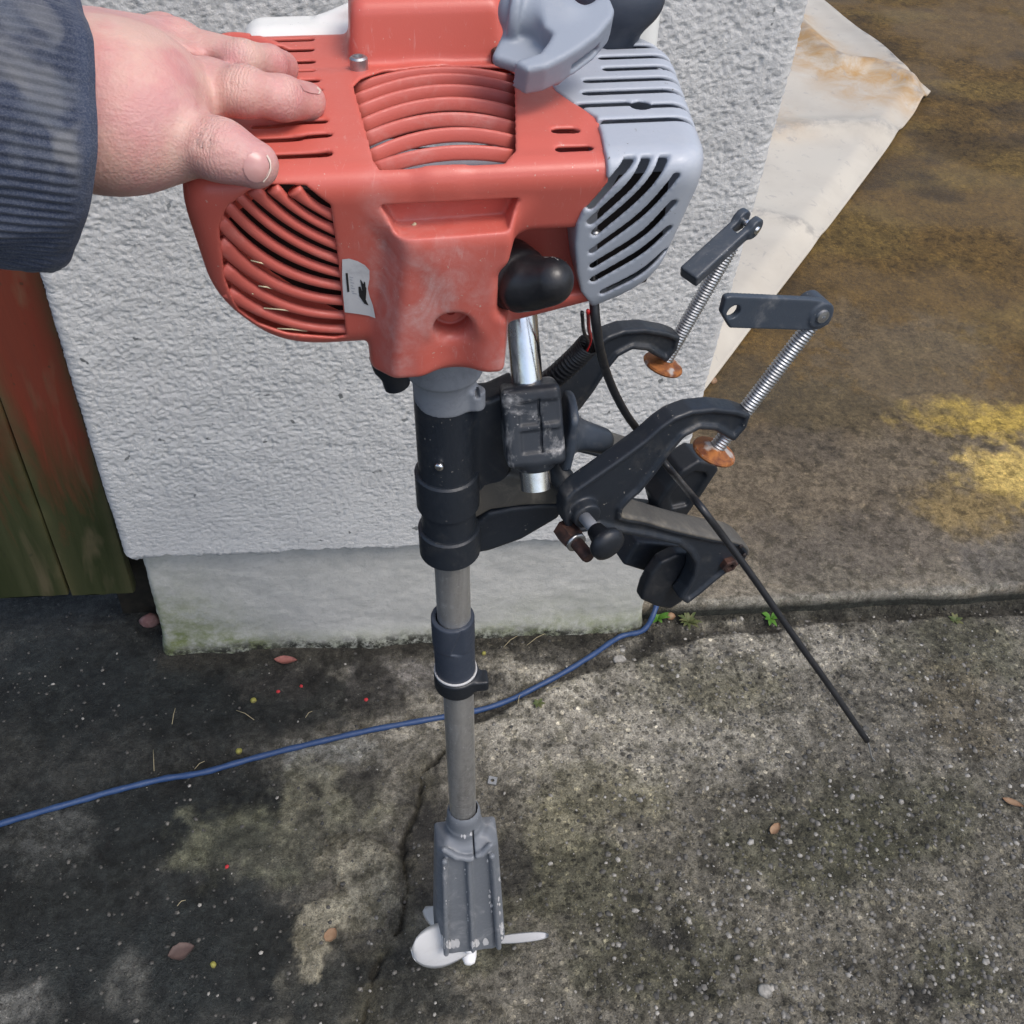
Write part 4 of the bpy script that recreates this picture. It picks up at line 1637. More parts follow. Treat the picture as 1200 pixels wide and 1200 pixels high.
# chrome handle bar and its clamp
c0, c1 = UY(613, 395, .018), UY(628, 572, -.030)
link('handle_bar', *lathe([(.0110, 0), (.0110, .30), (.0096, .30), (.0096, .296)], E2W(c1), E2W(c0) - E2W(c1), 32), MAT['chrome'], motor, sharp=30)
ax = nrm(c0 - c1)
cm = UY(623, 495, -.010)
R = rot_to(ax, (.15, 1, 0))
CB = Solid(cm - .055, cm + .055, .0011)
CB.box(cm, (.0205, .0165, .0285), 'add', 0, np.stack([nrm(np.cross((0, 1, 0), ax)), np.cross(ax, nrm(np.cross((0, 1, 0), ax))), ax]), .005)
xr_ = nrm(np.cross((0, 1, 0), ax))
yr_ = np.cross(ax, xr_)
for dz, hz_ in ((.0102, .0078), (-.0098, .0078)):
    for dx, wx_ in ((-.003, .0066), (.0118, .0062)):
        CB.box(cm + ax * dz + xr_ * dx - yr_ * .0165, (wx_, .0014, hz_), 'cut', .0008, np.stack([xr_, yr_, ax]), .0006)
CB.box(cm + ax * .001 + xr_ * .0045 - yr_ * .017, (.0006, .004, .019), 'cut', 0, np.stack([xr_, yr_, ax]))
CB.cyl(cm - ax * .034, cm - ax * .024, .0135, 'add', .006, .003)
clamp = CB.build('handle_bar_clamp', MAT['worn_black'], motor)
# dished wing plate right of the clamp
WPn = Solid((.055, -.05, -.30), (.14, .07, -.18), .0013)
wc = UY(664, 505, -.005)
WPn.cyl(wc + (-.003, 0, 0), wc + (.0035, 0, -.0005), .029, rd=.002)
WPn.op(lambda X, Y, Z: np.abs(Y - wc[1] + .0) - .019 + 0 * (X + Z), 'isect', .004)
WPn.cone(wc + (.002, .004, -.004), wc + (.028, .010, -.020), .012, .010, k=.014)
WPn.build('clamp_wing', MAT['lever'], motor)

# ---- clamp bracket: two C-shaped side plates on a tilt pin
CPX = [(661, 598), (664, 587), (674, 576), (700, 558), (730, 537), (757, 517), (775, 501), (791, 490), (812, 482), (840, 479), (866, 482), (881, 487), (876, 502), (861, 519), (838, 506), (820, 505), (803, 514),
       (788, 531), (770, 556), (752, 578), (740, 588), (731, 598), (730, 606), (740, 609), (757, 611), (795, 622), (840, 632), (862, 635), (874, 640), (878, 648), (873, 659), (858, 668), (842, 680), (822, 697), (806, 709), (797, 703), (806, 690), (813, 676), (815, 662), (808, 650),
       (795, 640), (760, 632), (720, 625), (702, 620), (686, 625), (670, 627), (662, 614)]
cq = [UB(u, v, -.062) for u, v in CPX]
CO = np.array([(q[0], q[2]) for q in cq])
CO_FAR = np.array([(q[0], q[2]) for q, p in zip(cq, CPX) if p not in ((858, 668), (842, 680), (822, 697), (806, 709), (797, 703), (806, 690), (813, 676), (815, 662))])
PLB = ((CO[:, 0].min() - .01, CO[:, 1].min() - .03), (CO[:, 0].max() + .01, CO[:, 1].max() + .02))


def side_plate(a0, CO, name):
    s = Solid((PLB[0][0], a0 - .018, PLB[0][1]), (PLB[1][0], a0 + .038, PLB[1][1]), .00125, FB)
    s.prism(CO, 1, a0, a0 + .0165, 'add', 0, .0024)
    P3 = np.asarray(CO)

    def rec(X, Y, Z):
        return np.maximum(poly2(X, Z, P3) + .0050, Y - a0 - .0032) + 0 * Y
    s.op(rec, 'cut', .0030)
    # wide flange along the lower arm, boss at the screw, boss at the tilt pin
    pv = UB(685, 600, -.062)
    s.cyl((pv[0], a0 - .006, pv[2]), (pv[0], a0 + .012, pv[2]), .0108, k=.002, rd=.0015)
    o = s.build(name, MAT['black'], motor)
    fl = spline([UB(u, v, -.062) * (1, 0, 1) for u, v in ((727, 600), (732, 606), (757, 611), (795, 622), (840, 632), (864, 636), (876, 643), (877, 650))], 5) + np.array([0, a0 + .0135, -.0012])
    link('flange', *ribbon([E2W(p, FB) for p in fl], np.array([E2W(q, FB) - EO for q in np.gradient(fl, axis=0)[:, [2, 1, 0]] * np.array([-1, 0, 1])]), .0135, .0022, 12, 3.5), MAT['skylit_worn'], o)
    return o


near = side_plate(-.062, CO, 'clamp_bracket')
farp = side_plate(.042, CO_FAR, 'clamp_bracket')
for a0, plate in ((-.062, near), (.042, farp)):
    am = a0 + .010
    if a0 < 0:
        p0, p1 = UB(838, 527, am), UB(951, 380, am)
    else:
        p0, p1 = UB(778, 425, am), UB(862, 268, am)
        p1 = UB(857, 288, am)
    ax = nrm(p1 - p0)
    L = np.linalg.norm(p1 - p0)
    pr = []
    k = int(L / .0024)
    for i in range(k):
        h = L * i / k
        pr += [(.0050, h), (.0050, h + L / k * .15), (.0061, h + L / k * .5), (.0061, h + L / k * .65)]
    axw = ax @ FB
    link('clamp_screw', *lathe(pr + [(.0050, L)], E2W(p0, FB), axw, 16), MAT['steel'], plate)
    # rusty swivel pad
    link('clamp_pad', *lathe([(.004, .004), (.0165, -.0005), (.0172, -.002), (.0165, -.0035), (.010, -.0055), (.006, -.0075), (.002, -.008)], E2W(p0, FB), M @ nrm((.32, .73, .60)), 32), MAT['rust'], plate, sharp=40)
    if a0 < 0:
        # flat crank lever with a hole
        out = [(846, 368), (851, 349), (858, 347), (950, 351), (966, 353), (975, 360), (977, 370), (972, 380), (962, 386), (950, 388), (856, 385)]
        lq = np.array([((q := UB(u, v, am - .009))[0], q[2]) for u, v in out])
        h_ = UB(860, 366, am - .009)
        b_ = lq.min(0) - .01, lq.max(0) + .01
        sl = Solid((b_[0][0], am - .016, b_[0][1]), (b_[1][0], am + .012, b_[1][1]), .0009, FB)
        sl.prism(lq, 1, am - .009, am - .0035, 'add', 0, .001)
        sl.cyl((h_[0], am - .02, h_[2]), (h_[0], am, h_[2]), .0048, 'cut', .0006)
        e_ = UB(962, 369, am - .009)
        sl.cyl((e_[0], am - .0105, e_[2]), (e_[0], am + .0085, e_[2]), .0098, 'add', .001, .001)
        lev = sl.build('crank_lever', MAT['lever'], plate)
        link('screw', *lathe([(.0050, 0), (.0046, .0018), (.0015, .0022), (.0012, .0006)], E2W((e_[0], am - .0104, e_[2]), FB), -BA, 18), MAT['steel'], plate, sharp=30)
    else:
        f0, f1 = UB(875, 262, am), UB(806, 325, am - .02)
        d = nrm(f1 - f0)
        m = (f0 + f1) / 2
        up = nrm(np.cross(d, ax))
        Rr = np.stack([d, up, np.cross(d, up)])
        sl = Solid(m - .075, m + .075, .0011, FB)
        hl = np.linalg.norm(f1 - f0) / 2
        sl.box(m, (hl, .0082, .0055), 'add', 0, Rr, .0012)
        sl.cyl(f0 - up * .0095, f0 + up * .0095, .0085, 'add', .002, .001)
        sl.box(f0 + d * .002, (.0125, .0030, .02), 'cut', .0005, Rr)
        lev = sl.build('crank_lever', MAT['lever'], plate)
        link('rivet', *lathe([(.003, -.011), (.003, .011)], E2W(f0, FB), up @ FB, 12), MAT['chrome'], plate)
# tilt pin, cross rod, feet
pv = UB(685, 600, -.062)
link('tilt_pin', *lathe([(.009, -.050), (.009, .050)], E2W((pv[0], 0, pv[2]), FB), BA, 20), MAT['black'], motor)
hb = UB(856, 664, -.064)
link('bolt_head', *lathe([(.0075, 0), (.0075, .006), (.006, .0068), (.0035, .0068), (.003, .004)], E2W((hb[0], -.058, hb[2]), FB), -BA, 6), MAT['rustbolt'], near, smooth=False)
for u, v in ((868, 640), (872, 650)):
    q = UB(u, v, -.0625)
    link('hole_plug', *lathe([(.0022, 0), (.0022, .001)], E2W(q, FB), -BA, 10), MAT['inner'], near)
ft = [(763, 676), (775, 660), (795, 650), (815, 650), (820, 664), (812, 688), (800, 706), (786, 715), (770, 712), (752, 704), (756, 690)]
fo = np.array([((q := UB(u, v, -.045))[0], q[2]) for u, v in ft])
for a0, pl in ((-.045, near),):
    s = Solid((fo[:, 0].min() - .01, a0 - .01, fo[:, 1].min() - .01), (fo[:, 0].max() + .01, a0 + .045, fo[:, 1].max() + .01), .0014, FB)
    s.prism(fo, 1, a0, a0 + .013, 'add', 0, .003)
    s.build('transom_pad', MAT['blackp'], pl)
tp = [(731, 663), (748, 636), (800, 640), (800, 668), (770, 676), (760, 672)]
to = np.array([((q := UB(u, v, -.02))[0], q[2]) for u, v in tp])
s = Solid((to[:, 0].min() - .01, -.03, to[:, 1].min() - .01), (to[:, 0].max() + .01, .06, to[:, 1].max() + .01), .0015, FB)
s.prism(to, 1, -.02, .045, 'add', 0, .003)
s.build('cross_plate', MAT['black'], motor)
tp = [(776, 612), (771, 592), (781, 576), (800, 552), (820, 540), (840, 543), (843, 551), (826, 577), (805, 606)]
to = np.array([((q := UB(u, v, .012))[0], q[2]) for u, v in tp])
s = Solid((to[:, 0].min() - .01, .0, to[:, 1].min() - .01), (to[:, 0].max() + .01, .05, to[:, 1].max() + .01), .0014, FB)
s.prism(to, 1, .012, .040, 'add', 0, .003)
s.prism((to - to.mean(0)) * .6 + to.mean(0), 1, .0, .0165, 'cut', .002, .002)
s.build('cross_plate', MAT['blackp'], motor)
# tilt knob and rusty stud at the pivot
k0 = UB(683, 604, -.066)
link('tilt_knob_stem', *lathe([(.0046, 0), (.0046, .026)], E2W(k0, FB), nrm(-BA + .12 * BP), 18), MAT['casting'], near)
kd = nrm(-BA + .12 * BP)
link('tilt_knob', *lathe([(.0062, .016), (.0082, .026), (.0125, .029), (.0132, .032), (.0125, .035), (.008, .0375), (.001, .0385)], E2W(k0, FB), kd, 28), MAT['blackp'], near)
k1 = UB(664, 622, -.058)
link('rusty_nut', *lathe([(.009, -.004), (.0098, .004), (.0085, .012)], E2W(k1, FB), kd, 6), MAT['rustbolt'], near, sharp=30)
link('washer', *lathe([(.0078, .0122), (.0078, .0142), (.006, .0144)], E2W(k1, FB), kd, 20), MAT['steel'], near)
link('stud', *lathe([(.0050, .010), (.0050, .029), (.0042, .031)], E2W(k1, FB), kd, 16), MAT['rustbolt'], near, sharp=30)

# ---- shaft
link('shaft', *lathe([(.0143, -.34), (.0143, -.475)], EO, EZ, 40), MAT['tube'], motor, sharp=30)
link('lower_shaft', *lathe([(.0142, -.47), (.0142, -.80)], E2W((.0012, 0, 0)), EZ, 40), MAT['tube'], motor, sharp=30)
s = Solid((-.03, -.03, -.545), (.04, .03, -.425), .0011)
s.cyl((-.0012, 0, -.4465), (-.0005, 0, -.512), .0180, rd=.001)
s.cyl((-.0012, 0, -.436), (-.0012, 0, -.470), .0186, 'add', .0, .001)
s.cyl((-.0012, 0, -.43), (-.0012, 0, -.52), .0142, 'cut')
s.box((.012, -.018, -.452), (.0012, .012, .020), 'cut', 0, rot_to((.3, 0, 1)))
clampt = s.build('shaft_clamp', MAT['slate'], motor)
link('clamp_ring', *lathe([(.0178, -.510), (.0192, -.5085), (.0195, -.5115), (.0178, -.514)], E2W((-.0005, 0, 0)), EZ, 36, caps=False), MAT['chip'], clampt)
s = Solid((-.035, -.035, -.548), (.045, .035, -.505), .0011)
s.cyl((.0002, 0, -.513), (.0002, 0, -.5335), .0205, rd=.0025)
s.box((.018, -.008, -.5215), (.010, .008, .0065), 'add', .003, None, .002)
s.build('shaft_collar', MAT['blackp'], motor)

# ---- gear housing and propeller
GB = UY(550, 1122, -.036)[2]
zA = UY(546, 1009, -.036)[2]
s = Solid((-.062, -.055, -1.145), (.066, .06, -.76), .0016)
s.cone((.002, 0, -.77), (.002, 0, -.815), .0182, .0190)
s.cyl((.002, 0, -.788), (.002, 0, -.83), .0192, k=.004)
s.cone((.002, .002, -.815), (.003, .004, zA - .03), .0195, .026, k=.008)
gx = .0038
pls = [((0, 0, 1), (0, 0, zA + .014)), ((0, 0, -1), (0, 0, GB)), ((-1, 0, .040), (-.0335, 0, -.88)), ((1, 0, .040), (.0405, 0, -.88)), ((0, -1, .02), (0, -.030, -.9)), ((0, 1, .06), (0, .016, zA)),
       ((-.72, -.70, .03), (-.0245, -.030, -.95)), ((.72, -.70, .03), (.0315, -.030, -.95)), ((0, -.62, .78), (0, -.030, zA + .002)), ((0, -.6, -.8), (0, -.028, GB + .006)), ((0, .5, .86), (0, -.004, zA + .008)), ((-.80, 0, .6), (-.0245, 0, zA + .006)), ((.80, 0, .6), (.0315, 0, zA + .006))]
s.op(s.planes(pls, .0035), k=.005)
for x0, x1 in ((-.0225, -.0285), (.0035, .0055), (.0290, .0375)):
    s.cone((x0, -.0318, zA - .004), (x1, -.0365, GB + .022), .0036, .0036, k=.003)
for x0, x1 in ((-.010, -.012), (.0165, .0215)):
    s.cone((x0, -.046, zA - .014), (x1, -.053, -1.13), .017, .019, 'cut', .002)
s.chain([(-.022, -.026, zA + .012), (-.010, -.031, zA + .002), (.004, -.033, zA - .002), (.018, -.031, zA + .002), (.028, -.027, zA + .012)], [.0036] * 5, k=.002)
s.box((.0105, -.02, -.80), (.0008, .02, .018), 'cut', 0)
gear = s.build('gear_housing', MAT['fin'], motor)
gb = bvh_of(gear)
rs = random.Random(5)
for line, nseg, wd in (([(588, 1010), (584, 1060), (589, 1103)], 13, 2.2), ([(571, 1010), (574, 1050), (578, 1098)], 8, 1.8), ([(514, 1098), (524, 1107), (534, 1106)], 12, 4.8), ([(553, 1106), (560, 1105), (570, 1104)], 8, 4.2), ([(586, 1060), (588, 1085), (588, 1100)], 8, 2.2),
                       ([(520, 1010), (522, 1040), (525, 1090)], 7, 1.0), ([(545, 1018), (547, 1050), (550, 1095)], 7, 1.0), ([(534, 978), (542, 980), (553, 978)], 5, 2.2)):
    sp = spline(line, 12)
    for _ in range(nseg):
        c = sp[rs.randrange(len(sp))] + np.array([rs.uniform(-1, 1) * wd * .5, rs.uniform(-1.5, 1.5)])
        r0 = wd * rs.uniform(.45, 1.0)
        ol = [(c[0] + r0 * rs.uniform(.6, 1.1) * math.cos(a), c[1] + 1.5 * r0 * rs.uniform(.6, 1.2) * math.sin(a)) for a in np.linspace(0, 2 * math.pi, 8, endpoint=False)]
        if gb.ray_cast(Vector(CAM), Vector(ray(*c)).normalized())[0] is not None:
            link('worn_patch', *drape(gb, ol, .0007, 1, c), MAT['chip'], gear, smooth=False)


def blade(root, tip, wide, bend, name='propeller_blade'):
    """paddle from root to tip; wide = half-width vector (E axes), bend = camber vector"""
    root, tip, wide, bend = [np.asarray(q, float) for q in (root, tip, wide, bend)]
    nrm_ = nrm(np.cross(tip - root, wide))
    V = []
    nu, nv = 17, 11
    for sd in (1, -1):
        for i in range(nu):
            t = i / (nu - 1)
            wdt = math.sqrt(max(0, 1 - ((t - .56) / .4405) ** 2)) if t > .56 else (.34 + .66 * math.sin(min(1, t / .56) * math.pi / 2))
            for j in range(nv):
                q = j / (nv - 1) * 2 - 1
                th = .0016 * (1 - q * q) * (1 - .6 * t) * (1 if 0 < i < nu - 1 else 0)
                V.append(E2W(root + (tip - root) * t + wide * wdt * q + bend * (q * q * .5 + .6 * t * q) + nrm_ * sd * th))
    F = []
    n1_ = nu * nv
    for o_, fl in ((0, False), (n1_, True)):
        for i in range(nu - 1):
            for j in range(nv - 1):
                f = (o_ + i * nv + j, o_ + i * nv + j + 1, o_ + (i + 1) * nv + j + 1, o_ + (i + 1) * nv + j)
                F.append(f[::-1] if fl else f)
    ring = [j for j in range(nv)] + [i * nv + nv - 1 for i in range(1, nu)] + [(nu - 1) * nv + j for j in range(nv - 2, -1, -1)] + [i * nv for i in range(nu - 2, 0, -1)]
    for a_, b_ in zip(ring, ring[1:] + ring[:1]):
        F.append((b_, a_, a_ + n1_, b_ + n1_))
    return link(name, V, F, MAT['prop'], prop)


hub0 = UY(548, 1104, .012)
prop = link('propeller_hub', *lathe([(.003, -.030), (.007, -.028), (.010, -.02), (.014, .012), (.012, .02), (.004, .024)], E2W(hub0), EY, 24), MAT['prop'], motor)
blade(UY(556, 1108, -.022), UY(481, 1114, -.030), (UY(506, 1144, -.036) - UY(514, 1086, -.024)) * .5, (0, .006, 0))
vd_ = nrm(ray(617, 1099) @ FE.T)
blade(UY(562, 1105, .004), UY(643, 1097, -.006), vd_ * .024 + np.array((0, 0, .0145)), (0, .002, .002))
blade(UY(548, 1106, .020), UY(499, 1062, .045), (UY(494, 1078, .045) - UY(512, 1070, .045)) * .75, (0, .0, 0))
link('propeller_nut', *lathe([(.008, 0), (.0065, .008), (.002, .011)], E2W(UY(550, 1108, -.022)), nrm(-EZ * .8 - EY * .5), 18), MAT['prop'], prop)

# ---- wires and cables of the motor
link('conduit', *tube([E2W(p) for p in (lambda q: q)(spline([UY(560, 463, .045), UY(590, 470, .05), UY(625, 462, .040), UY(652, 440, .030), UY(676, 418, .022), UY(690, 403, .018)], 26))], [.0078 + .0007 * math.sin(i * 1.55) for i in range(131)], 14, caps=False), MAT['rubber'], motor)
for a, mt in (([(682, 366), (684, 388), (689, 402), (680, 416)], 'rubber'), ([(689, 364), (690, 385), (692, 398), (686, 414)], 'wire_red')):
    link('wire', *tube([E2W(p) for p in spline([UY(u, v, y) for (u, v), y in zip(a, (-.052, -.02, .012, .02))], 6)], .0012, 8), MAT[mt], motor)
cb = [toE(E2W((.087, -.030, -.080)), FB), UB(699, 384, -.072), UB(712, 440, -.050), UB(735, 487, -.035), UB(765, 525, -.03), UB(790, 556, -.045)]
cw = [E2W(p, FB) for p in cb]
for (u, v), dpt in (((818, 590), .70), ((850, 632), .715), ((885, 680), .735), ((930, 745), .765), ((975, 808), .80), ((1016, 868), .835)):
    cw.append(CAM + ray(u, v) * dpt)
link('control_cable', *tube(spline(cw, 8), np.interp(np.arange(8 * 11 + 1), [0, 40, 88], [.0030, .0028, .0026]), 12), MAT['rubber'], motor)
e = CAM + ray(1016, 868) * .835
link('cable_end', *tube(spline([e, e + (CAM + ray(1019, 876) * .838 - e), CAM + ray(1021, 886) * .842, CAM + ray(1025, 892) * .846], 4), .0008, 6), MAT['steel'], motor)

# ================================================================== HAND AND SLEEVE


def Dp(u, v, d):
    return toE(CAM + ray(u, v) * d)


hand_root = tag(empty('person', CAM + ray(60, 130) * .46), 'left hand of a person in a navy camouflage-knit sleeve, pressing on the red engine housing', 'person')
CA = np.stack([FE @ M @ np.array(a) for a in ((1.0, 0, 0), (0, 1.0, 0), (0, 0, 1.0))])     # camera axes in motor axes
hs = Solid(toE(CAM + ray(150, 110) * .48) - (.115, .12, .10), toE(CAM + ray(150, 110) * .48) + (.135, .13, .10), .0014)
i_tip, i_dip, i_pip, i_mcp = UZ(360, 119, .0085), UZ(331, 115, .0165), UZ(286, 108, .0225), Dp(216, 92, .520)
m_tip, m_dip, m_pip, m_mcp = UZ(330, 80, .0075), UZ(315, 76, .0155), UZ(284, 72, .024), Dp(206, 62, .535)
t_tip, t_ip, t_mcp, t_cmc = UZ(299, 193, .0095), UZ(258, 176, .0150), Dp(200, 160, .478), Dp(138, 158, .464)
# wrist and palm
hs.ell(Dp(70, 120, .462), (.060, .0385, .030), R=CA)
hs.ell(Dp(128, 114, .480), (.046, .0370, .028), 'add', .012, CA)
hs.ell(Dp(150, 165, .470), (.034, .0235, .022), 'add', .014, CA)
hs.cone(Dp(110, 80, .490), i_mcp, .022, .0165, k=.014)
hs.cone(Dp(110, 64, .500), m_mcp, .020, .0155, k=.014)
hs.cone(Dp(110, 62, .510), Dp(190, 54, .550), .018, .0145, k=.012)
hs.chain([i_mcp, i_pip, i_dip, i_tip], [.0148, .0108, .0103, .0097], k=.005)
hs.ell(i_pip + CA[2] * .002, (.0116, .0108, .0112), 'add', .005, CA)
hs.chain([m_mcp, m_pip, m_dip, m_tip], [.0146, .0105, .0100, .0094], k=.003)
hs.chain([Dp(190, 50, .552), Dp(214, 52, .585), (-.136, .058, -.012), (-.136, .052, -.034)], [.0155, .012, .0105, .009], k=.004)
hs.chain([Dp(178, 55, .560), Dp(198, 68, .585), (-.140, .032, -.020), (-.139, .026, -.040)], [.0145, .0108, .0095, .008], k=.004)
hs.chain([t_cmc, t_mcp, t_ip, t_tip], [.0215, .0165, .0122, .0110], k=.009)
hs.ell(t_ip + CA[2] * .001, (.0126, .0120, .012), 'add', .005, CA)
hs.ell(i_mcp + CA[2] * .007 + CA[0] * -.004, (.0115, .0105, .0095), 'add', .008, CA)
hs.ell(m_mcp + CA[2] * .005 + CA[1] * .004, (.011, .010, .0095), 'add', .008, CA)
# web of skin between thumb and forefinger
hs.ell(Dp(205, 122, .495), (.020, .022, .013), 'add', .014, CA)
# hollows between the knuckles, creases at the thumb's root
hs.cone(Dp(205, 74, .505), Dp(244, 84, .515), .0045, .004, 'cut', .010)
# creases at the finger joints
for c, d, r in ((i_dip, i_tip - i_pip, .0113), (i_pip, i_tip - i_mcp, .0125), (t_ip, t_tip - t_mcp, .0128), (m_dip, m_tip - m_pip, .0108)):
    d = nrm(d)
    for o_ in (-.0030, 0, .0028):
        e_ = nrm(np.cross(d, CA[2]))
        pc = c + d * o_ + np.cross(e_, d) * (-r if np.dot(np.cross(e_, d), CA[2]) < 0 else r) * 1.02
        hs.cone(pc - e_ * .006, pc + e_ * .006, .0006, .0006, 'cut', .0014)
hand = hs.build('hand', MAT['skin'], hand_root, relax=3)
co = np.empty(len(hand.data.vertices) * 3, np.float32)
hand.data.vertices.foreach_get('co', co)
P = toE(co.reshape(-1, 3) + np.array(wpos(hand)))
fl = np.zeros(len(P))
for c, r, a_ in ((i_tip, .014, .7), (t_tip, .015, .6), (m_tip, .018, 1.0), (m_dip, .014, .8), (i_pip, .012, .5), (t_ip, .012, .4), (i_mcp, .018, .35), (Dp(205, 122, .495), .018, .5), (Dp(120, 195, .46), .03, .35)):
    fl = np.maximum(fl, a_ * np.exp(-(np.linalg.norm(P - c, axis=1) / r) ** 2))
a = hand.data.attributes.new('flush', 'FLOAT', 'POINT')
a.data.foreach_set('value', fl.astype(np.float32))
jw, js = np.zeros(len(P)), np.zeros(len(P))
for c, d, r, a_ in ((i_pip, i_tip - i_mcp, .0075, 1.0), (i_dip, i_tip - i_pip, .0050, .9), (t_ip, t_tip - t_mcp, .0085, 1.0), (m_pip, m_tip - m_mcp, .007, 1.0), (m_dip, m_tip - m_pip, .005, .9), (t_mcp, t_ip - t_cmc, .010, .5), (i_mcp, i_pip - i_mcp, .009, .5)):
    d = nrm(d)
    al = (P - c) @ d
    ww = a_ * np.exp(-(al / r) ** 2) * np.exp(-(np.linalg.norm(P - c, axis=1) / .020) ** 4)
    js = np.where(ww > jw, al * 1000, js)
    jw = np.maximum(jw, ww)
for nm_, vv_ in (('joint_w', jw), ('joint_s', js)):
    a = hand.data.attributes.new(nm_, 'FLOAT', 'POINT')
    a.data.foreach_set('value', vv_.astype(np.float32))
hb_ = bvh_of(hand)
for ol, c in (([(287, 188), (291, 182), (299, 178), (308, 178), (314, 182), (317, 189), (317, 199), (313, 207), (307, 213), (299, 214), (292, 211), (287, 204), (285, 196)], (302, 196)),
              ([(352, 99), (359, 98), (367, 99), (373, 102), (376, 107), (373, 110), (364, 109), (356, 106)], (364, 103))):
    link('fingernail', *drape(hb_, ol, .0009, 6, c), MAT['nail'], hand)

for ol, c in (([(313.5, 181), (317.5, 188), (318.2, 199), (314, 208), (309, 214), (308, 212.5), (312.5, 206.5), (316.2, 198.5), (315.6, 189), (312, 182.5)], (316.6, 194)), ([(372, 101.5), (376.5, 105.5), (375, 109.5), (372.5, 110), (374.5, 106.5), (371, 103)], (374.8, 106))):
    link('nail_edge', *drape(hb_, ol, .0012, 1, c), MAT['nail_edge'], hand)

# sleeve: a ribbed cuff round the wrist, the arm running back to the left
ax = nrm(M @ np.array([.80, .03, -.60]))
rc = CAM + ray(72, 160) * .452
e2 = nrm(M @ np.array([.04, 1, .0]) - ax * np.dot(M @ np.array([.04, 1, .0]), ax))
e1_ = np.cross(e2, ax)
prof = [(-.42, .078), (-.30, .074), (-.20, .070), (-.12, .066), (-.06, .0630), (-.03, .0618), (-.010, .0612), (-.003, .0606), (0, .0590), (.0005, .0570), (-.002, .0550), (-.010, .0540), (-.04, .0530), (-.08, .052)]
hh = np.array([p[0] for p in prof])
tt = np.concatenate([np.linspace(i, i + 1, 7, endpoint=False) for i in range(len(prof) - 1)] + [[len(prof) - 1]])
hL = np.interp(tt, range(len(prof)), hh)
rL = np.interp(tt, range(len(prof)), [p[1] for p in prof])
NA = 760
an = np.linspace(0, 2 * math.pi, NA + 1)
A2, H2 = np.meshgrid(an, hL)
R2 = np.repeat(rL[:, None], NA + 1, 1)
outer = (np.arange(len(tt)) < 6 * 7 + 10)[:, None]
ribs = np.sin(A2 * 95) * .00058 * (1 - sstep(H2, -.012, -.004)) * outer
fold = (.0085 * (fbm(H2 * 22 + np.cos(A2) * 2, np.sin(A2) * 2 + 3, 91, 3) - .5) + .004 * np.sin(A2 * 2 + 1) * .5)
R2 = R2 + ribs + fold
R2 = R2 + .0004 * (vnoise(A2 * 190, H2 * 1500, 92) - .5) * outer
Pc = rc + ax * H2[..., None] + (np.cos(A2)[..., None] * e1_ + np.sin(A2)[..., None] * e2) * R2[..., None]
hem_shade = sstep(H2, -.010, -.004) * 1.0
hem_shade = np.maximum(hem_shade, sstep(-np.sin(A2), .45, .62) * .9)  # underside of the sleeve painted dark for its shade
slv = gridmesh('sleeve', Pc, MAT['sleeve'], hand_root, attrs={'hem_shade': hem_shade}, flip=False)
va_ = np.stack([H2 * 30, A2 * 1.5, 0 * A2], -1).reshape(-1, 3).astype(np.float32)
a = slv.data.attributes.new('along', 'FLOAT_VECTOR', 'POINT')
a.data.foreach_set('vector', va_.ravel())

# ================================================================== SMALL THINGS ON THE GROUND
bpts = [(-60, 985), (0, 967), (60, 950), (130, 930), (190, 914), (240, 906), (300, 889), (370, 872), (440, 856), (520, 841), (580, 824), (640, 798), (690, 771), (725, 748), (748, 726), (761, 708)]
bp = []
for u, v in bpts:
    g = ground_at(u, v)
    bp.append(np.array([g[0], g[1], ground_z(g[0], g[1]) + .0035]))
bp[-2] = np.array([.484, 1.075, .012])
bp[-1] = np.array([.508, 1.102, .038])
bp += [np.array([.516, 1.14, .043]), np.array([.520, 1.25, .042]), np.array([.53, 1.6, .044]), np.array([.60, 2.2, .042])]
sp = spline(bp, 14)
sp[:, 2] += .0012 * (vnoise(np.arange(len(sp)) * .35, 0, 95) - .3)
tag(link('blue_cable', *tube(sp, .0048 + .0003 * np.sin(np.arange(len(sp)) * .9), 12), MAT['cable_blue'], loc=bp[5]), 'blue cable snaking across the ground from the left edge to the wall corner', 'cable')


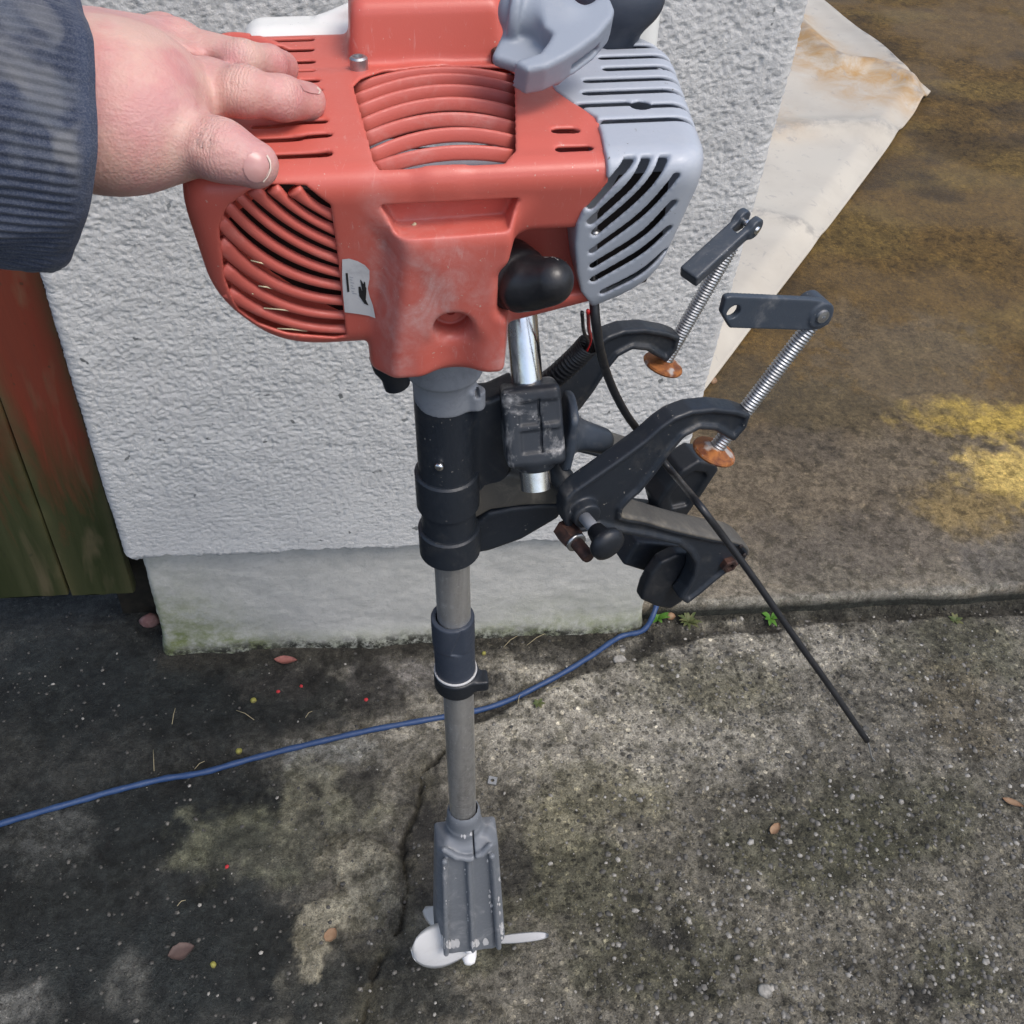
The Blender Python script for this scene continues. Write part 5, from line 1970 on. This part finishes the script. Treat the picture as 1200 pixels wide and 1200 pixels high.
def leaf(name, u, v, L, W, ang, mat, label, curl=.25, cat='leaf', group=None, z=0.0, n=9, pointy=1.0):
    g = ground_at(u, v, z)
    z0 = (z if z else ground_z(g[0], g[1])) + .0035
    V = []
    rr = random.Random(u * 31 + v)
    ph = rr.random() * 9
    for sd in (0, 1):
        for i in range(n):
            t = i / (n - 1)
            w_ = W * (math.sin(math.pi * t) ** (.8 * pointy)) * (1 - .25 * t)
            for q in (-1, -.5, 0, .5, 1):
                x = (t - .5) * L
                y = q * w_ * .5 * (1 + .18 * (rr.random() - .5 if sd == 0 else 0))
                zz_ = curl * W * (q * q * .5) + curl * L * .12 * math.sin(t * 3 + ph) + (0 if q else -.0004)
                c, s_ = math.cos(ang), math.sin(ang)
                V.append((g[0] + x * c - y * s_, g[1] + x * s_ + y * c, z0 + zz_ - sd * .0008))
    for k in range(n * 5):          # same outline below
        V[n * 5 + k] = (V[k][0], V[k][1], V[k][2] - .0008)
    F = []
    o_ = n * 5
    for i in range(n - 1):
        for j in range(4):
            f = (i * 5 + j, i * 5 + j + 1, (i + 1) * 5 + j + 1, (i + 1) * 5 + j)
            F.append(f[::-1])
            F.append(tuple(a + o_ for a in f))
    for i in range(n - 1):
        F.append((i * 5, i * 5 + o_, (i + 1) * 5 + o_, (i + 1) * 5)[::-1])
        F.append((i * 5 + 4, (i + 1) * 5 + 4, (i + 1) * 5 + 4 + o_, i * 5 + 4 + o_)[::-1])
    return tag(link(name, V, F, mat, loc=g), label, cat, group)


leaf('leaf', 335, 775, .040, .018, -.15, MAT['leaf_pink'], 'pinkish dry leaf lying at the foot of the cement plinth')
leaf('leaf', 213, 1116, .036, .026, .3, MAT['leaf_brown'], 'dark brown leaf flat on the damp ground, lower left', .12)
leaf('leaf_fragment', 388, 1099, .022, .019, .9, MAT['leaf_tan'], 'tan leaf fragment on the pale crumbled concrete left of the propeller', .1, pointy=.6)
leaf('leaf_fragment', 908, 972, .026, .015, .7, MAT['leaf_tan'], 'torn beige leaf fragment on bare concrete below the tip of the black cable', .3, pointy=.6)
leaf('leaf', 1186, 942, .034, .014, -.6, MAT['leaf_tan'], 'orange-brown leaf at the right edge of the concrete', .3)
leaf('leaf_fragment', 867, 500 - 52, .030, .020, .4, MAT['leaf_tan'], 'ochre leaf fragment on the raised paving just behind the clamp', .3, z=SLAB_Z, pointy=.6) if False else None
g = ground_at(834, 447, SLAB_Z)


def stone(name, u, v, r, mat, label, cat='pebble', group=None, z=None, seed=0, flat=.55, sub=2, parent=None):
    g = ground_at(u, v, z or 0)
    z0 = z if z else ground_z(g[0], g[1])
    bm_v, bm_f = ICO[sub]
    rr = np.random.default_rng(seed + 13)
    V = np.array(bm_v)
    sc_ = np.array([r * rr.uniform(.75, 1.25), r * rr.uniform(.7, 1.0), r * flat])
    V = V * (1 + .22 * (rr.random(len(V)) - .5))[:, None] * sc_
    a_ = rr.uniform(0, 6.3)
    c, s_ = math.cos(a_), math.sin(a_)
    V = np.stack([V[:, 0] * c - V[:, 1] * s_, V[:, 0] * s_ + V[:, 1] * c, V[:, 2] + r * flat * (.35 if r > .006 else .1)], -1) + np.array([g[0], g[1], z0])
    o = link(name, V, bm_f, mat, loc=(g[0], g[1], z0))
    return tag(o, label, cat, group)


import bmesh
ICO = {}
for sub in (1, 2):
    b_ = bmesh.new()
    bmesh.ops.create_icosphere(b_, subdivisions=sub, radius=1)
    b_.verts.ensure_lookup_table()
    ICO[sub] = ([tuple(v_.co) for v_ in b_.verts], [tuple(v_.index for v_ in f.verts) for f in b_.faces])
    b_.free()
stone('leaf_fragment', 835, 447, .012, MAT['leaf_tan'], 'ochre crumb on the raised paving close behind the far clamp pad', 'leaf', z=SLAB_Z, seed=3)
stone('brick_fragment', 176, 730, .015, MAT['brick'], 'pinkish broken brick at the left corner of the plinth', 'brick', seed=4, flat=1.1)
stone('pebble', 785, 723, .010, MAT['leaf_tan'], 'tan rounded pebble among the weeds under the clamp', seed=5, flat=.8)
stone('pebble', 629, 866 + 296, .014, MAT['stone_pale'], 'large white pebble at the bottom, below the row of gravel', seed=6) if False else None
stone('pebble', 896, 1162, .0105, MAT['stone_pale'], 'largest white pebble near the bottom edge, right of the propeller', seed=6)
stone('concrete_chip', 727, 770, .014, MAT['stone_pale'], 'pale angular concrete chip beside the blue cable', 'chip', seed=7, flat=.4)
for u, v, lb in ((280, 881, 'yellow-green dry berry just above the blue cable'), (297, 821, 'yellowish dry berry on the dark soil in front of the plinth'), (250, 1131, 'olive dry berry beside the dark brown leaf'), (567, 766, 'small yellow berry right of the shaft clamp, by the wall foot')):
    stone('berry', u, v, .0052, MAT['berry'], lb, 'berry', seed=u, flat=.95)
for u, v, lb in ((326, 811, 'bright red chip on the soil left of the pink leaf'), (353, 804, 'bright red chip on the soil below the pink leaf'), (429, 820, 'bright red chip on the dark soil nearest the shaft'), (266, 1016, 'orange-red chip on the mossy concrete, lower left')):
    stone('red_chip', u, v, .0036, MAT['redchip'], lb, 'chip', seed=u, flat=.5)
# square nut by the shaft
g = ground_at(577, 916)
z0 = ground_z(g[0], g[1]) + .001
nb = MB()
ot = [(-1, -1), (1, -1), (1, 1), (-1, 1)]
ring = [(math.cos(a) * .45, math.sin(a) * .45) for a in [math.pi * (-.75 + .25 * i) for i in range(8)]]
oo = []
for i in range(4):
    a, b = np.array(ot[i]), np.array(ot[(i + 1) % 4])
    oo += [a, (a + b) / 2]
VV = []
for zz_ in (0, .0045):
    for p in oo:
        VV.append((g[0] + p[0] * .0065 + p[1] * .002, g[1] + p[1] * .0065 - p[0] * .002, z0 + zz_))
    for p in ring:
        VV.append((g[0] + p[0] * .0065, g[1] + p[1] * .0065, z0 + zz_))
FF = []
for i in range(8):
    k = (i + 1) % 8
    FF += [(i, k, 16 + k, 16 + i), (8 + k, 8 + i, 24 + i, 24 + k), (16 + i, 16 + k, 24 + k, 24 + i), (k, i, 8 + i, 8 + k)]
tag(link('square_nut', VV, FF, MAT['steel'], loc=g, smooth=False), 'small square steel nut on the concrete right of the shaft', 'nut')


def weed(u, v, n, L, W, mat, label, seed, group=None, up=.6):
    g = ground_at(u, v)
    z0 = ground_z(g[0], g[1])
    root = tag(empty('weed', (g[0], g[1], z0)), label, 'weed', group)
    rr = random.Random(seed)
    for i in range(n):
        a = i * 2.4 + rr.uniform(-.3, .3)
        l = L * rr.uniform(.6, 1.1)
        el = up * rr.uniform(.5, 1.3)
        V, F = [], []
        m = 7
        for k in range(m):
            t = k / (m - 1)
            r = l * t * math.cos(el * (1 - .5 * t))
            h = l * t * math.sin(el * (1 - .5 * t)) + .002
            w_ = W * (.25 + math.sin(math.pi * min(1, t * .95 + .05)) ** 1.2) * (1 if k < m - 1 else .1) * (.5 if t < .25 else 1)
            for q in (-1, 0, 1):
                V.append((g[0] + math.cos(a) * r - math.sin(a) * w_ * q, g[1] + math.sin(a) * r + math.cos(a) * w_ * q, z0 + h - abs(q) * -.12 * w_))
        for k in range(m - 1):
            for j in (0, 1):
                F.append((k * 3 + j, (k + 1) * 3 + j, (k + 1) * 3 + j + 1, k * 3 + j + 1))
        link('leaf', V, F, mat, root)
    return root


weed(903, 724, 11, .024, .0030, MAT['weed'], 'bright green weed growing at the foot of the raised paving, by the black cable', 1, up=.7)
weed(770, 727, 14, .024, .0028, MAT['weed'], 'feathery green weed beneath the clamp, nearest the wall corner', 2, up=1.0)
weed(806, 730, 18, .026, .0024, MAT['weed_dark'], 'dull olive weed beneath the clamp, on its right side', 3, up=.9)
weed(630, 826, 8, .014, .0024, MAT['weed_dark'], 'tiny olive weed touching the blue cable right of the shaft', 4, up=.7)
weed(1120, 726, 12, .016, .0026, MAT['weed_dark'], 'low mossy weed by the paving edge at far right', 5, up=.5)

# loose pebbles (one by one) and the fine gravel set in the concrete (uncountable)
rr = np.random.default_rng(23)
NP = 110
k = 0
mats = ['stone_pale', 'stone_grey', 'stone_pale', 'stone_grey', 'stone_grey']
while k < NP:
    u, v = rr.uniform(610, 1200), rr.uniform(745, 1195)
    if rr.random() > .25 + .75 * (u - 600) / 600:
        continue
    r = .0022 + .0028 * rr.random() ** 2.2
    big = r > .0042
    mt = mats[int(rr.integers(0, 5))]
    stone('pebble', u, v, r, MAT[mt], {'stone_pale': 'small whitish pebble set loose among the gravel of the concrete, right of the propeller', 'stone_grey': 'small grey pebble set loose among the gravel of the concrete, right of the propeller'}[mt], group={'stone_pale': 'whitish pebbles on the concrete', 'stone_grey': 'grey pebbles on the concrete'}[mt], seed=100 + k, flat=.6, sub=1)
    k += 1
for nm, mt, cnt, cond in (('pale_gravel', 'stone_pale', 1000, 1), ('grey_gravel', 'stone_grey', 2600, 1), ('dark_gravel', 'stone_dark', 2600, 0)):
    VV, FF = [], []
    bv, bf = np.array(ICO[1][0]), np.array(ICO[1][1])
    b0 = 0
    k = 0
    while k < cnt:
        u, v = rr.uniform(-40, 1240), rr.uniform(700, 1240)
        x, y = ground_at(u, v)[:2]
        if y > 1.10 and x > -.34:
            continue
        if nm != 'dark_gravel' and rr.random() > np.interp(u, [0, 250, 600, 900, 1200], [.07, .05, .18, .8, 1]) * np.interp(v, [700, 850, 1200], [.7, .8, 1]):
            continue
        r = (.0009 + .0034 * rr.random() ** 3.2) * (1.25 if u > 700 else .85)
        a_ = rr.uniform(0, 6.3)
        q = bv * (1 + .3 * (rr.random(len(bv)) - .5))[:, None] * np.array([r * rr.uniform(.8, 1.5), r, r * .7])
        c, s_ = math.cos(a_), math.sin(a_)
        q = np.stack([q[:, 0] * c - q[:, 1] * s_, q[:, 0] * s_ + q[:, 1] * c, q[:, 2] - r * .22], -1) + np.array([x, y, ground_z(x, y)])
        VV.append(q)
        FF.append(bf + b0)
        b0 += len(bv)
        k += 1
    o = link(nm, np.concatenate(VV), np.concatenate(FF), MAT[mt], loc=(0.4, .8, 0))
    o['kind'] = 'stuff'
# dry stalks
for i, (u0, v0, u1, v1) in enumerate(((277, 833, 298, 845), (228, 902, 240, 893), (358, 842, 366, 835), (180, 880, 181, 905), (202, 850, 206, 832), (590, 760, 606, 747), (617, 758, 640, 744), (640, 812, 655, 806), (208, 1063, 218, 1056), (607, 824, 610, 811))):
    a, b = ground_at(u0, v0), ground_at(u1, v1)
    za, zb = ground_z(*a[:2]) + .003, ground_z(*b[:2]) + .004
    m = (a + b) / 2
    tag(link('dry_stalk', *tube([(a[0], a[1], za), (m[0], m[1] + .002, (za + zb) / 2 + .002), (b[0], b[1], zb)], .0006, 6), MAT['stalk'], loc=m), ['straw stalk on the dark soil above the blue cable, pointing at the yellow-green berry', 'straw stalk crossing the blue cable at the left', 'short straw stalk above the blue cable, left of the shaft', 'straw stalk upright in view just above the blue cable, leftmost', 'straw stalk below the cement plinth corner at the left', 'left one of two straw stalks at the wall foot right of the shaft', 'right one of two straw stalks at the wall foot right of the shaft', 'straw stalk beside the tiny olive weed', 'short straw stalk left of the orange-red chip', 'tiny straw stalk standing across the blue cable right of the shaft'][i], 'stalk', 'dry stalks on the ground')
